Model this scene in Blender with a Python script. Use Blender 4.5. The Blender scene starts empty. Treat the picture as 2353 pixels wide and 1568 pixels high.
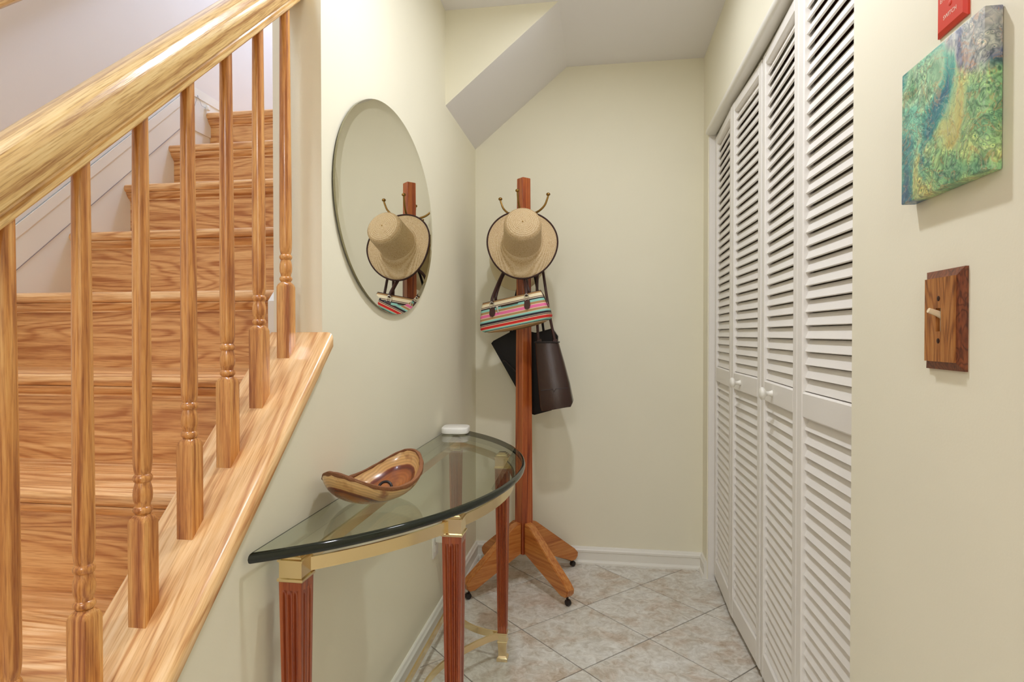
import bpy, bmesh, math, random
from mathutils import Matrix, Vector
random.seed(7)
C = bpy.context.scene.collection
SC = bpy.context.scene
PI = math.pi

# ------------------------------------------------------------------ camera, world, lights, exposure
def s2l(r, g, b):
    f = lambda c: (c / 255 / 12.92) if c / 255 <= .04045 else ((c / 255 + .055) / 1.055) ** 2.4
    return (f(r), f(g), f(b), 1.0)

cam_d = bpy.data.cameras.new('camera')
cam_d.sensor_width = 36.0
cam_d.lens = 1364.4 / 2353 * 36.0
cam_d.clip_start = .02
cam = bpy.data.objects.new('camera', cam_d)
C.objects.link(cam)
R_ = Vector((0.989056704, 0.147534877, -0.000543683))
U_ = Vector((-0.00118973, 0.01166065, 0.9999313))
F_ = Vector((-0.14753108, 0.98898811, -0.01170857))
cam.matrix_world = Matrix(((R_.x, U_.x, -F_.x, 0), (R_.y, U_.y, -F_.y, 0), (R_.z, U_.z, -F_.z, 1.13), (0, 0, 0, 1)))
SC.camera = cam

w = bpy.data.worlds.new('world')
SC.world = w
w.use_nodes = True
w.node_tree.nodes['Background'].inputs[0].default_value = (.8, .85, 1, 1)
w.node_tree.nodes['Background'].inputs[1].default_value = .3

def area(name, loc, size, power, col, rot=(0, 0, 0), shape='DISK', sy=None):
    d = bpy.data.lights.new(name, 'AREA')
    d.shape = shape
    d.size = size
    if sy:
        d.size_y = sy
    d.energy = power
    d.color = col
    o = bpy.data.objects.new(name, d)
    o.location = loc
    o.rotation_euler = rot
    C.objects.link(o)
    return o

area('hall_light', (-.06, 1.28, 2.42), .09, 5.4, (.97, 1.0, 1.08))
area('hall_light', (.02, 2.08, 2.42), .18, 1.4, (.97, 1.0, 1.06))  # added weak fill with no known fixture, evens out light towards the end wall
area('entry_fill', (-.1, -1.8, 2.42), .5, 17, (.97, 1.0, 1.08))  # added fill light behind the camera, lifts the whole hall
area('stair_lamp', (-1.3, -.2, 4.0), .5, 16, (.84, .98, 1.2))
area('landing_lamp', (-1.05, 2.62, 3.9), .35, 12, (.66, .83, 1.32))

SC.view_settings.view_transform = 'Standard'
SC.view_settings.look = 'None'
SC.view_settings.gamma = 1
SC.view_settings.use_curve_mapping = False
SC.view_settings.exposure = 1.08
SC.cycles.max_bounces = 12
SC.cycles.diffuse_bounces = 6
SC.cycles.transparent_max_bounces = 16
SC.cycles.sample_clamp_indirect = 6.0
SC.cycles.caustics_reflective = False
SC.cycles.caustics_refractive = False
SC.cycles.use_denoising = True

# ------------------------------------------------------------------ measured constants (metres)
XL, XR, YB, ZC = -.6252, .4857, 2.9442, 2.4447
XI = -.743           # stair side of the left wall
XS = -1.621          # far wall of the stairwell
YE = 1.27            # end of the full-height left wall
YS = 2.361           # front of the stair soffit
RUN, RISE, Y0, Z0 = .2154, .2021, 2.256, 2.0515
SL = .928            # slope of cap and rail
capz = lambda y: 1.077 + SL * (y - 1.208)
nosez = lambda y: Z0 + .938 * (y - Y0)
FRONT, HIGH = -2.6, 4.9

# ------------------------------------------------------------------ materials
def new_mat(name):
    m = bpy.data.materials.new(name)
    m.use_nodes = True
    nt = m.node_tree
    return m, nt, nt.nodes['Principled BSDF']

def nd(nt, kind, **kw):
    n = nt.nodes.new(kind)
    for k, v in kw.items():
        if k.startswith('_'):
            setattr(n, k[1:], v)
        else:
            n.inputs[k.replace('_', ' ')].default_value = v
    return n

def ramp(nt, stops, interp='LINEAR'):
    n = nt.nodes.new('ShaderNodeValToRGB')
    n.color_ramp.interpolation = interp
    e = n.color_ramp.elements
    while len(e) < len(stops):
        e.new(.5)
    for i, (p, c) in enumerate(stops):
        e[i].position = p
        e[i].color = c if len(c) == 4 else (*c, 1)
    return n

def plain(name, col, rough=.5, metal=0, spec=.5, coat=0, bump=0, bscale=60, vary=0):
    m, nt, b = new_mat(name)
    b.inputs['Base Color'].default_value = col
    b.inputs['Roughness'].default_value = rough
    b.inputs['Metallic'].default_value = metal
    b.inputs['Specular IOR Level'].default_value = spec
    b.inputs['Coat Weight'].default_value = coat
    b.inputs['Coat Roughness'].default_value = .08
    tc = nd(nt, 'ShaderNodeTexCoord')
    if bump:
        n = nd(nt, 'ShaderNodeTexNoise', Scale=bscale, Detail=3.0)
        nt.links.new(tc.outputs['Object'], n.inputs['Vector'])
        bp = nd(nt, 'ShaderNodeBump', Strength=bump, Distance=.002)
        nt.links.new(n.outputs['Fac'], bp.inputs['Height'])
        nt.links.new(bp.outputs['Normal'], b.inputs['Normal'])
    if vary:
        n = nd(nt, 'ShaderNodeTexNoise', Scale=3.0, Detail=2.0)
        nt.links.new(tc.outputs['Object'], n.inputs['Vector'])
        d = tuple(c * (1 - vary) for c in col[:3])
        u = tuple(min(1, c * (1 + vary)) for c in col[:3])
        r = ramp(nt, [(.3, d), (.7, u)])
        nt.links.new(n.outputs['Fac'], r.inputs['Fac'])
        nt.links.new(r.outputs['Color'], b.inputs['Base Color'])
    return m

def wood(name, axis, light, mid, dark, rough=.28, coat=.35, freq=1.0, rings=9.0, stretch=.07, slope=0, pore=.45, bump=.12, ramp_amt=.30):
    """axis: 0,1,2 = direction the grain runs; slope = tilt of the grain about x."""
    m, nt, b = new_mat(name)
    L = nt.links.new
    tc = nd(nt, 'ShaderNodeTexCoord')
    oi = nd(nt, 'ShaderNodeObjectInfo')
    mul = nd(nt, 'ShaderNodeVectorMath', _operation='SCALE')
    cmb = nd(nt, 'ShaderNodeCombineXYZ', X=3.1, Y=5.7, Z=4.3)
    L(cmb.outputs[0], mul.inputs[0])
    L(oi.outputs['Random'], mul.inputs['Scale'])
    rot = nd(nt, 'ShaderNodeMapping')
    rot.inputs['Rotation'].default_value = (-slope, 0, 0)
    L(tc.outputs['Object'], rot.inputs['Vector'])
    add = nd(nt, 'ShaderNodeVectorMath', _operation='ADD')
    L(rot.outputs[0], add.inputs[0])
    L(mul.outputs[0], add.inputs[1])
    def stretched(sc):
        mp = nd(nt, 'ShaderNodeMapping')
        v = [1.0, 1.0, 1.0]
        v[axis] = sc
        mp.inputs['Scale'].default_value = v
        L(add.outputs[0], mp.inputs['Vector'])
        return mp
    broad = nd(nt, 'ShaderNodeTexNoise', Scale=7.0 * freq, Detail=2.0, Distortion=.3)
    L(stretched(stretch * 2.5).outputs[0], broad.inputs['Vector'])
    jit = nd(nt, 'ShaderNodeTexNoise', Scale=150.0 * freq, Detail=2.0)
    L(stretched(.12).outputs[0], jit.inputs['Vector'])
    bj = nd(nt, 'ShaderNodeMath', _operation='MULTIPLY_ADD')
    L(jit.outputs['Fac'], bj.inputs[0]); bj.inputs[1].default_value = .012
    L(broad.outputs['Fac'], bj.inputs[2])
    m1 = nd(nt, 'ShaderNodeMath', _operation='MULTIPLY')
    L(bj.outputs[0], m1.inputs[0])
    m1.inputs[1].default_value = rings * 3.2 * 6.2832
    sn = nd(nt, 'ShaderNodeMath', _operation='SINE')
    L(m1.outputs[0], sn.inputs[0])
    ringv = nd(nt, 'ShaderNodeMapRange')
    ringv.inputs['From Min'].default_value = -1
    L(sn.outputs[0], ringv.inputs['Value'])
    fine = nd(nt, 'ShaderNodeTexNoise', Scale=330.0 * freq, Detail=3.0, Roughness=.6)
    L(stretched(.045).outputs[0], fine.inputs['Vector'])
    med = nd(nt, 'ShaderNodeTexNoise', Scale=70.0 * freq, Detail=4.0, Roughness=.6)
    L(stretched(stretch * .5).outputs[0], med.inputs['Vector'])
    a1 = nd(nt, 'ShaderNodeMath', _operation='MULTIPLY_ADD')
    pwr = nd(nt, 'ShaderNodeMath', _operation='POWER')
    L(ringv.outputs[0], pwr.inputs[0]); pwr.inputs[1].default_value = 2.6
    L(pwr.outputs[0], a1.inputs[0]); a1.inputs[1].default_value = ramp_amt
    L(med.outputs['Fac'], a1.inputs[2])
    a2 = nd(nt, 'ShaderNodeMath', _operation='MULTIPLY_ADD')
    L(fine.outputs['Fac'], a2.inputs[0]); a2.inputs[1].default_value = pore
    L(a1.outputs[0], a2.inputs[2])
    r = ramp(nt, [(.50, light), (.85, mid), (1.18 / 1.3, dark)])
    sc = nd(nt, 'ShaderNodeMapRange')
    sc.inputs['From Min'].default_value = .35
    sc.inputs['From Max'].default_value = 1.15
    L(a2.outputs[0], sc.inputs['Value'])
    r = ramp(nt, [(.22, light), (.55, mid), (.9, dark)])
    L(sc.outputs[0], r.inputs['Fac'])
    pr_ = ramp(nt, [(.52, (0, 0, 0)), (.66, (1, 1, 1))])
    L(fine.outputs['Fac'], pr_.inputs['Fac'])
    pm = nd(nt, 'ShaderNodeMath', _operation='MULTIPLY')
    pm.inputs[1].default_value = pore * .62
    L(pr_.outputs[0], pm.inputs[0])
    mxp = nd(nt, 'ShaderNodeMix', _data_type='RGBA')
    L(pm.outputs[0], mxp.inputs[0])
    L(r.outputs['Color'], mxp.inputs[6])
    mxp.inputs[7].default_value = tuple(c * .8 for c in dark[:3]) + (1,)
    L(mxp.outputs[2], b.inputs['Base Color'])
    b.inputs['Roughness'].default_value = rough
    b.inputs['Coat Weight'].default_value = coat
    b.inputs['Coat Roughness'].default_value = .12
    bp = nd(nt, 'ShaderNodeBump', Strength=bump, Distance=.001)
    L(fine.outputs['Fac'], bp.inputs['Height'])
    L(bp.outputs['Normal'], b.inputs['Normal'])
    return m

ANG = math.atan(SL)
OAK = (s2l(240, 200, 150), s2l(218, 164, 106), s2l(174, 112, 62))
OAKL = (s2l(244, 210, 162), s2l(230, 186, 130), s2l(196, 138, 84))
OAKR = (s2l(238, 210, 152), s2l(222, 184, 120), s2l(168, 118, 62))
OAKB = (s2l(226, 174, 104), s2l(200, 136, 70), s2l(148, 82, 34))
M = {}
M['wall'] = plain('cream_wall_paint', s2l(235, 230, 209), .62, spec=.35, bump=.06, bscale=220, vary=.012)
M['wall_stair'] = plain('offwhite_stair_paint', s2l(226, 219, 212), .62, spec=.35, bump=.05, bscale=220, vary=.012)
M['ceil'] = plain('ceiling_paint', s2l(232, 229, 229), .85, spec=.2, bump=.05, bscale=250)
M['white'] = plain('white_trim_paint', s2l(232, 229, 220), .38, vary=.01)
M['doorwhite'] = plain('white_door_paint', s2l(233, 229, 223), .42, vary=.012)
M['oak_x'] = wood('oak_along_tread', 0, *OAK, rings=5.5, freq=.9, stretch=.05, ramp_amt=.24)
M['oak_riser'] = wood('oak_riser', 0, s2l(228, 180, 122), s2l(208, 152, 94), s2l(170, 106, 56), rings=6, freq=1.0, rough=.35, ramp_amt=.26)
M['oak_cap'] = wood('oak_cap', 1, *OAKL, slope=ANG, rings=5, freq=1.1, stretch=.035, ramp_amt=.24)
M['oak_rail'] = wood('oak_rail', 1, *OAKR, slope=ANG, rings=4, freq=1.3, stretch=.03, bump=.3, ramp_amt=.10, pore=.6)
M['oak_z'] = wood('oak_upright', 2, *OAKB, rings=4, freq=1.5, stretch=.022, ramp_amt=.2, pore=.5)
M['rack'] = wood('pine_rack', 2, s2l(196, 112, 56), s2l(170, 82, 38), s2l(118, 44, 20), rings=3, freq=1.6, stretch=.02, rough=.3, pore=.3, ramp_amt=.26)
M['rackleg'] = wood('pine_rack_leg', 1, s2l(206, 138, 70), s2l(184, 108, 48), s2l(140, 70, 28), rings=2, freq=1.3, stretch=.05, rough=.35, pore=.3, ramp_amt=.12)
M['cherry'] = wood('cherry_leg', 2, s2l(170, 90, 46), s2l(144, 64, 32), s2l(98, 32, 14), rings=3, freq=1.6, stretch=.02, rough=.3, pore=.3, ramp_amt=.15)
M['plate'] = wood('walnut_plate', 2, s2l(184, 126, 66), s2l(162, 100, 46), s2l(116, 64, 26), rings=4, freq=3.0, stretch=.06, rough=.4, coat=.1, pore=.35)
M['plate_dark'] = wood('walnut_plate_edge', 2, s2l(140, 78, 44), s2l(116, 58, 32), s2l(80, 36, 18), rings=3, freq=6, stretch=.2, rough=.4, coat=.1)
M['brass'] = plain('polished_brass', s2l(236, 214, 170), .17, metal=1)
M['antique'] = plain('antique_brass', s2l(150, 116, 62), .3, metal=1)
M['chrome'] = plain('chrome', s2l(225, 225, 225), .12, metal=1)
M['mirror'] = plain('mirror_silver', s2l(243, 243, 238), .0, metal=1)
M['mirror_edge'] = plain('mirror_ground_edge', s2l(150, 145, 120), .12, metal=.9)
M['black'] = plain('black_caster', s2l(34, 22, 20), .4)
M['leather'] = plain('dark_brown_leather', s2l(50, 24, 16), .27, spec=.6, bump=.3, bscale=300)
M['leather_seam'] = plain('leather_seam', s2l(28, 12, 8), .5)
M['blackleather'] = plain('black_leather', s2l(14, 7, 6), .34, spec=.22, bump=.1, bscale=260)
M['strap'] = plain('brown_strap', s2l(58, 26, 20), .45, bump=.2, bscale=300)
M['binding'] = plain('brown_binding', s2l(52, 24, 16), .75)
M['plastic'] = plain('white_plastic', s2l(238, 236, 230), .35)
M['ivory'] = plain('ivory_plastic', s2l(226, 206, 172), .35)
M['red'] = plain('red_enamel', s2l(214, 52, 30), .35, coat=.2)
M['ink'] = plain('white_ink', s2l(240, 215, 200), .6)
M['screw'] = plain('dark_screw', s2l(60, 30, 18), .4, metal=.5)
M['blue'] = plain('blue_plastic', s2l(96, 88, 190), .4)
M['cloth'] = plain('cream_cloth', s2l(214, 200, 160), .9, bump=.4, bscale=400)
M['cable'] = plain('grey_cable', s2l(120, 120, 140), .5)
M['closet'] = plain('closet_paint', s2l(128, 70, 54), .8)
M['grout'] = plain('grey_grout', s2l(132, 122, 114), .9, bump=.3, bscale=300)

def glass_mat():
    m, nt, b = new_mat('clear_green_glass')
    nt.nodes.remove(b)
    out = nt.nodes['Material Output']
    tr = nd(nt, 'ShaderNodeBsdfTransparent', Color=(.925, .955, .895, 1))
    gl = nd(nt, 'ShaderNodeBsdfGlossy', Roughness=.01)
    lw = nd(nt, 'ShaderNodeLayerWeight', Blend=.5)      # Facing: 1 - cos, the same from both sides
    pw = nd(nt, 'ShaderNodeMath', _operation='POWER')
    pw.inputs[1].default_value = 5.0
    nt.links.new(lw.outputs['Facing'], pw.inputs[0])
    fr = nd(nt, 'ShaderNodeMath', _operation='MULTIPLY_ADD')
    fr.inputs[1].default_value = .96
    fr.inputs[2].default_value = .04
    nt.links.new(pw.outputs[0], fr.inputs[0])
    mx = nd(nt, 'ShaderNodeMixShader')
    nt.links.new(fr.outputs[0], mx.inputs[0])
    nt.links.new(tr.outputs[0], mx.inputs[1])
    nt.links.new(gl.outputs[0], mx.inputs[2])
    nt.links.new(mx.outputs[0], out.inputs['Surface'])
    return m
M['glass'] = glass_mat()
M['glass_edge'] = plain('dark_green_glass_edge', s2l(22, 28, 18), .06, spec=.5)

def tile_mat():
    m, nt, b = new_mat('stone_look_tile')
    L = nt.links.new
    geo = nd(nt, 'ShaderNodeNewGeometry')
    oi = nd(nt, 'ShaderNodeObjectInfo')
    cmb = nd(nt, 'ShaderNodeCombineXYZ')
    mu = nd(nt, 'ShaderNodeMath', _operation='MULTIPLY')
    mu.inputs[1].default_value = 37.0
    L(oi.outputs['Random'], mu.inputs[0])
    L(mu.outputs[0], cmb.inputs[2])
    add = nd(nt, 'ShaderNodeVectorMath', _operation='ADD')
    L(geo.outputs['Position'], add.inputs[0])
    L(cmb.outputs[0], add.inputs[1])
    n1 = nd(nt, 'ShaderNodeTexNoise', Scale=7.0, Detail=4.0, Roughness=.6, Distortion=.6)
    n2 = nd(nt, 'ShaderNodeTexNoise', Scale=26.0, Detail=6.0, Roughness=.7, Distortion=1.2)
    for n in (n1, n2):
        L(add.outputs[0], n.inputs['Vector'])
    r1 = ramp(nt, [(.37, s2l(184, 152, 118)), (.49, s2l(214, 206, 192)), (.66, s2l(228, 226, 220))])
    r2 = ramp(nt, [(.36, s2l(172, 162, 146)), (.52, s2l(214, 210, 202)), (.64, s2l(238, 236, 230))])
    L(n1.outputs['Fac'], r1.inputs['Fac'])
    L(n2.outputs['Fac'], r2.inputs['Fac'])
    mx = nd(nt, 'ShaderNodeMix', _data_type='RGBA')
    mx.inputs[0].default_value = .55
    L(r1.outputs[0], mx.inputs[6])
    L(r2.outputs[0], mx.inputs[7])
    L(mx.outputs[2], b.inputs['Base Color'])
    b.inputs['Roughness'].default_value = .42
    bp = nd(nt, 'ShaderNodeBump', Strength=.12, Distance=.002)
    L(n2.outputs['Fac'], bp.inputs['Height'])
    L(bp.outputs['Normal'], b.inputs['Normal'])
    return m
M['tile'] = tile_mat()

def straw_mat():
    m, nt, b = new_mat('woven_straw')
    L = nt.links.new
    tc = nd(nt, 'ShaderNodeTexCoord')
    sp = nd(nt, 'ShaderNodeSeparateXYZ')
    L(tc.outputs['Object'], sp.inputs[0])
    ln = nd(nt, 'ShaderNodeVectorMath', _operation='LENGTH')
    fl = nd(nt, 'ShaderNodeMapping')
    fl.inputs['Scale'].default_value = (1, 1, 0)
    L(tc.outputs['Object'], fl.inputs['Vector'])
    L(fl.outputs[0], ln.inputs[0])
    a = nd(nt, 'ShaderNodeMath', _operation='MULTIPLY_ADD')
    L(ln.outputs['Value'], a.inputs[0]); a.inputs[1].default_value = 1.0
    L(sp.outputs[2], a.inputs[2])
    f = nd(nt, 'ShaderNodeMath', _operation='MULTIPLY')
    L(a.outputs[0], f.inputs[0]); f.inputs[1].default_value = 2 * PI / .0062
    sn = nd(nt, 'ShaderNodeMath', _operation='SINE')
    L(f.outputs[0], sn.inputs[0])
    n = nd(nt, 'ShaderNodeTexNoise', Scale=620.0, Detail=2.0)
    L(tc.outputs['Object'], n.inputs['Vector'])
    r = ramp(nt, [(.30, s2l(150, 116, 72)), (.46, s2l(196, 166, 120)), (.60, s2l(222, 202, 166)), (.74, s2l(204, 182, 156))])
    cm = nd(nt, 'ShaderNodeMath', _operation='MULTIPLY_ADD')
    L(sn.outputs[0], cm.inputs[0]); cm.inputs[1].default_value = .055
    L(n.outputs['Fac'], cm.inputs[2])
    L(cm.outputs[0], r.inputs['Fac'])
    L(r.outputs[0], b.inputs['Base Color'])
    b.inputs['Roughness'].default_value = .8
    ad = nd(nt, 'ShaderNodeMath', _operation='MULTIPLY_ADD')
    L(sn.outputs[0], ad.inputs[0]); ad.inputs[1].default_value = .5
    L(n.outputs['Fac'], ad.inputs[2])
    bp = nd(nt, 'ShaderNodeBump', Strength=.6, Distance=.0012)
    L(ad.outputs[0], bp.inputs['Height'])
    L(bp.outputs['Normal'], b.inputs['Normal'])
    return m
M['straw'] = straw_mat()

def stripe_mat(z0, z1, stops):
    m, nt, b = new_mat('striped_canvas')
    L = nt.links.new
    tc = nd(nt, 'ShaderNodeTexCoord')
    sp = nd(nt, 'ShaderNodeSeparateXYZ')
    L(tc.outputs['Object'], sp.inputs[0])
    mr = nd(nt, 'ShaderNodeMapRange')
    mr.inputs['From Min'].default_value = z1
    mr.inputs['From Max'].default_value = z0
    L(sp.outputs[2], mr.inputs['Value'])
    r = ramp(nt, stops, 'CONSTANT')
    L(mr.outputs[0], r.inputs['Fac'])
    L(r.outputs[0], b.inputs['Base Color'])
    b.inputs['Roughness'].default_value = .7
    n = nd(nt, 'ShaderNodeTexNoise', Scale=700.0)
    L(tc.outputs['Object'], n.inputs['Vector'])
    bp = nd(nt, 'ShaderNodeBump', Strength=.3, Distance=.0008)
    L(n.outputs['Fac'], bp.inputs['Height'])
    L(bp.outputs['Normal'], b.inputs['Normal'])
    return m

def pour_paint():
    m, nt, b = new_mat('poured_acrylic')
    L = nt.links.new
    tc = nd(nt, 'ShaderNodeTexCoord')
    wn = nd(nt, 'ShaderNodeTexNoise', Scale=14.0, Detail=3.0)
    L(tc.outputs['Object'], wn.inputs['Vector'])
    wsub = nd(nt, 'ShaderNodeVectorMath', _operation='MULTIPLY_ADD')
    L(wn.outputs['Color'], wsub.inputs[0])
    wsub.inputs[1].default_value = (.05, .05, .05)
    L(tc.outputs['Object'], wsub.inputs[2])
    big = nd(nt, 'ShaderNodeTexNoise', Scale=11.0, Detail=4.0, Distortion=1.0)
    L(wsub.outputs[0], big.inputs['Vector'])
    sp = nd(nt, 'ShaderNodeSeparateXYZ')
    L(tc.outputs['Object'], sp.inputs[0])
    # yellow-green towards the right and the bottom, blue-violet towards the top right
    gy = nd(nt, 'ShaderNodeMapRange')
    gy.inputs['From Min'].default_value = 1.02
    gy.inputs['From Max'].default_value = .80
    L(sp.outputs[1], gy.inputs['Value'])
    gz = nd(nt, 'ShaderNodeMapRange')
    gz.inputs['From Min'].default_value = 1.33
    gz.inputs['From Max'].default_value = 1.53
    L(sp.outputs[2], gz.inputs['Value'])
    base = ramp(nt, [(.30, s2l(60, 104, 140)), (.42, s2l(70, 148, 146)), (.52, s2l(124, 190, 166)), (.6, s2l(168, 204, 168)), (.7, s2l(96, 150, 116))])
    L(big.outputs['Fac'], base.inputs['Fac'])
    yel = ramp(nt, [(.33, s2l(128, 176, 130)), (.46, s2l(168, 198, 136)), (.56, s2l(204, 208, 138)), (.68, s2l(206, 176, 96))])
    L(big.outputs['Fac'], yel.inputs['Fac'])
    pur = ramp(nt, [(.38, s2l(70, 80, 130)), (.52, s2l(190, 186, 180)), (.66, s2l(120, 120, 150))])
    L(big.outputs['Fac'], pur.inputs['Fac'])
    m1 = nd(nt, 'ShaderNodeMath', _operation='MULTIPLY_ADD')
    L(big.outputs['Fac'], m1.inputs[0]); m1.inputs[1].default_value = 1.6
    sub = nd(nt, 'ShaderNodeMath', _operation='SUBTRACT')
    L(gy.outputs[0], sub.inputs[0]); L(gz.outputs[0], sub.inputs[1])
    L(sub.outputs[0], m1.inputs[2])
    st1 = ramp(nt, [(.75, (0, 0, 0)), (1.0, (.8, .8, .8))])
    L(m1.outputs[0], st1.inputs['Fac'])
    mx1 = nd(nt, 'ShaderNodeMix', _data_type='RGBA')
    L(st1.outputs[0], mx1.inputs[0]); L(base.outputs[0], mx1.inputs[6]); L(yel.outputs[0], mx1.inputs[7])
    mm = nd(nt, 'ShaderNodeMath', _operation='MULTIPLY')
    L(gy.outputs[0], mm.inputs[0]); L(gz.outputs[0], mm.inputs[1])
    m2 = nd(nt, 'ShaderNodeMath', _operation='MULTIPLY_ADD')
    L(big.outputs['Fac'], m2.inputs[0]); m2.inputs[1].default_value = .5
    L(mm.outputs[0], m2.inputs[2])
    st2 = ramp(nt, [(.80, (0, 0, 0)), (.88, (1, 1, 1))])
    L(m2.outputs[0], st2.inputs['Fac'])
    mx2 = nd(nt, 'ShaderNodeMix', _data_type='RGBA')
    L(st2.outputs[0], mx2.inputs[0]); L(mx1.outputs[2], mx2.inputs[6]); L(pur.outputs[0], mx2.inputs[7])
    # cells of two sizes with darker rims, only where the paint has split
    msk = nd(nt, 'ShaderNodeTexNoise', Scale=13.0, Detail=2.0)
    L(tc.outputs['Object'], msk.inputs['Vector'])
    mr_ = ramp(nt, [(.36, (.15, .15, .15)), (.52, (1, 1, 1))])
    L(msk.outputs['Fac'], mr_.inputs['Fac'])
    cur = mx2.outputs[2]
    for sc_, amt in ((58.0, .95), (120.0, .8)):
        v = nd(nt, 'ShaderNodeTexVoronoi', _feature='SMOOTH_F1', Scale=sc_)
        v.inputs['Smoothness'].default_value = .25
        L(wsub.outputs[0], v.inputs['Vector'])
        core = ramp(nt, [(.10, (.35, .55, .55)), (.20, (1.5, 1.45, 1.25)), (.34, (1, 1, 1)), (.48, (.55, .62, .62)), (.6, (1.1, 1.15, 1.1))])
        L(v.outputs['Distance'], core.inputs['Fac'])
        fm = nd(nt, 'ShaderNodeMath', _operation='MULTIPLY')
        fm.inputs[1].default_value = amt
        L(mr_.outputs[0], fm.inputs[0])
        mu = nd(nt, 'ShaderNodeMix', _data_type='RGBA', _blend_type='MULTIPLY')
        L(fm.outputs[0], mu.inputs[0]); L(cur, mu.inputs[6]); L(core.outputs[0], mu.inputs[7])
        cur = mu.outputs[2]
    for sd, colr, amt in ((16.0, s2l(206, 150, 96), .4), (21.0, s2l(226, 232, 210), .22), (18.0, s2l(40, 84, 100), .3)):
        veins = nd(nt, 'ShaderNodeTexNoise', Scale=sd, Detail=5.0, Distortion=2.4)
        L(wsub.outputs[0], veins.inputs['Vector'])
        vr = ramp(nt, [(.475, (0, 0, 0)), (.49, (1, 1, 1)), (.50, (1, 1, 1)), (.515, (0, 0, 0))])
        L(veins.outputs['Fac'], vr.inputs['Fac'])
        vf = nd(nt, 'ShaderNodeMath', _operation='MULTIPLY')
        vf.inputs[1].default_value = amt
        L(vr.outputs[0], vf.inputs[0])
        mx3 = nd(nt, 'ShaderNodeMix', _data_type='RGBA')
        L(vf.outputs[0], mx3.inputs[0]); L(cur, mx3.inputs[6])
        mx3.inputs[7].default_value = colr
        cur = mx3.outputs[2]
    L(cur, b.inputs['Base Color'])
    b.inputs['Roughness'].default_value = .35
    return m
M['pour'] = pour_paint()

def bowl_mat():
    m, nt, b = new_mat('turned_bowl_wood')
    L = nt.links.new
    tc = nd(nt, 'ShaderNodeTexCoord')
    n = nd(nt, 'ShaderNodeTexNoise', Scale=14.0, Detail=3.0)
    L(tc.outputs['Object'], n.inputs['Vector'])
    sc = nd(nt, 'ShaderNodeMapping')
    sc.inputs['Scale'].default_value = (.10, 1.0, 1.05)
    sc.inputs['Location'].default_value = (0, .0, -.004)
    L(tc.outputs['Object'], sc.inputs['Vector'])
    ln = nd(nt, 'ShaderNodeVectorMath', _operation='LENGTH')
    L(sc.outputs[0], ln.inputs[0])
    a = nd(nt, 'ShaderNodeMath', _operation='MULTIPLY_ADD')
    L(n.outputs['Fac'], a.inputs[0]); a.inputs[1].default_value = .018
    L(ln.outputs['Value'], a.inputs[2])
    mr = nd(nt, 'ShaderNodeMapRange')
    mr.inputs['From Min'].default_value = 0
    mr.inputs['From Max'].default_value = .135
    L(a.outputs[0], mr.inputs['Value'])
    r = ramp(nt, [(.05, s2l(200, 140, 74)), (.24, s2l(176, 104, 48)), (.40, s2l(160, 88, 40)), (.47, s2l(96, 34, 14)), (.505, s2l(128, 54, 22)), (.53, s2l(206, 158, 98)), (.74, s2l(222, 182, 124)), (.92, s2l(176, 110, 62))])
    L(mr.outputs[0], r.inputs['Fac'])
    w = nd(nt, 'ShaderNodeMath', _operation='MULTIPLY'); w.inputs[1].default_value = 900
    L(a.outputs[0], w.inputs[0])
    sn = nd(nt, 'ShaderNodeMath', _operation='SINE'); L(w.outputs[0], sn.inputs[0])
    rr = nd(nt, 'ShaderNodeMapRange'); rr.inputs['From Min'].default_value = -1
    rr.inputs['To Min'].default_value = .78
    L(sn.outputs[0], rr.inputs['Value'])
    mu = nd(nt, 'ShaderNodeMix', _data_type='RGBA', _blend_type='MULTIPLY'); mu.inputs[0].default_value = 1
    L(r.outputs[0], mu.inputs[6]); L(rr.outputs[0], mu.inputs[7])
    # dark stains
    n2 = nd(nt, 'ShaderNodeTexNoise', Scale=24.0, Detail=5.0)
    L(tc.outputs['Object'], n2.inputs['Vector'])
    st = ramp(nt, [(.56, (0, 0, 0)), (.7, (.75, .75, .75))])
    L(n2.outputs['Fac'], st.inputs['Fac'])
    mx = nd(nt, 'ShaderNodeMix', _data_type='RGBA')
    L(st.outputs[0], mx.inputs[0]); L(mu.outputs[2], mx.inputs[6]); mx.inputs[7].default_value = s2l(128, 66, 34)
    L(mx.outputs[2], b.inputs['Base Color'])
    b.inputs['Roughness'].default_value = .25
    b.inputs['Coat Weight'].default_value = .4
    return m
M['bowl'] = bowl_mat()
M['bark'] = plain('bowl_bark_rim', s2l(132, 84, 50), .8, bump=.9, bscale=240, vary=.3)

# ------------------------------------------------------------------ mesh helpers
def link(name, me, mat, parent=None, local=False, smooth=None):
    if mat is not None:
        me.materials.append(M[mat] if isinstance(mat, str) else mat)
    o = bpy.data.objects.new(name, me)
    C.objects.link(o)
    if parent is not None:
        o.parent = parent
        if not local:
            o.matrix_parent_inverse = world_of(parent).inverted()
    if smooth is not None:
        me.shade_smooth()
        me.set_sharp_from_angle(angle=math.radians(smooth))
    return o

def world_of(o):
    m = o.matrix_basis.copy() if o.parent is None else world_of(o.parent) @ o.matrix_parent_inverse @ o.matrix_basis
    return m

def obj(name, bm, mat, parent=None, local=False, smooth=None):
    bmesh.ops.recalc_face_normals(bm, faces=bm.faces)
    me = bpy.data.meshes.new(name)
    bm.to_mesh(me)
    bm.free()
    return link(name, me, mat, parent, local, smooth)

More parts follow.
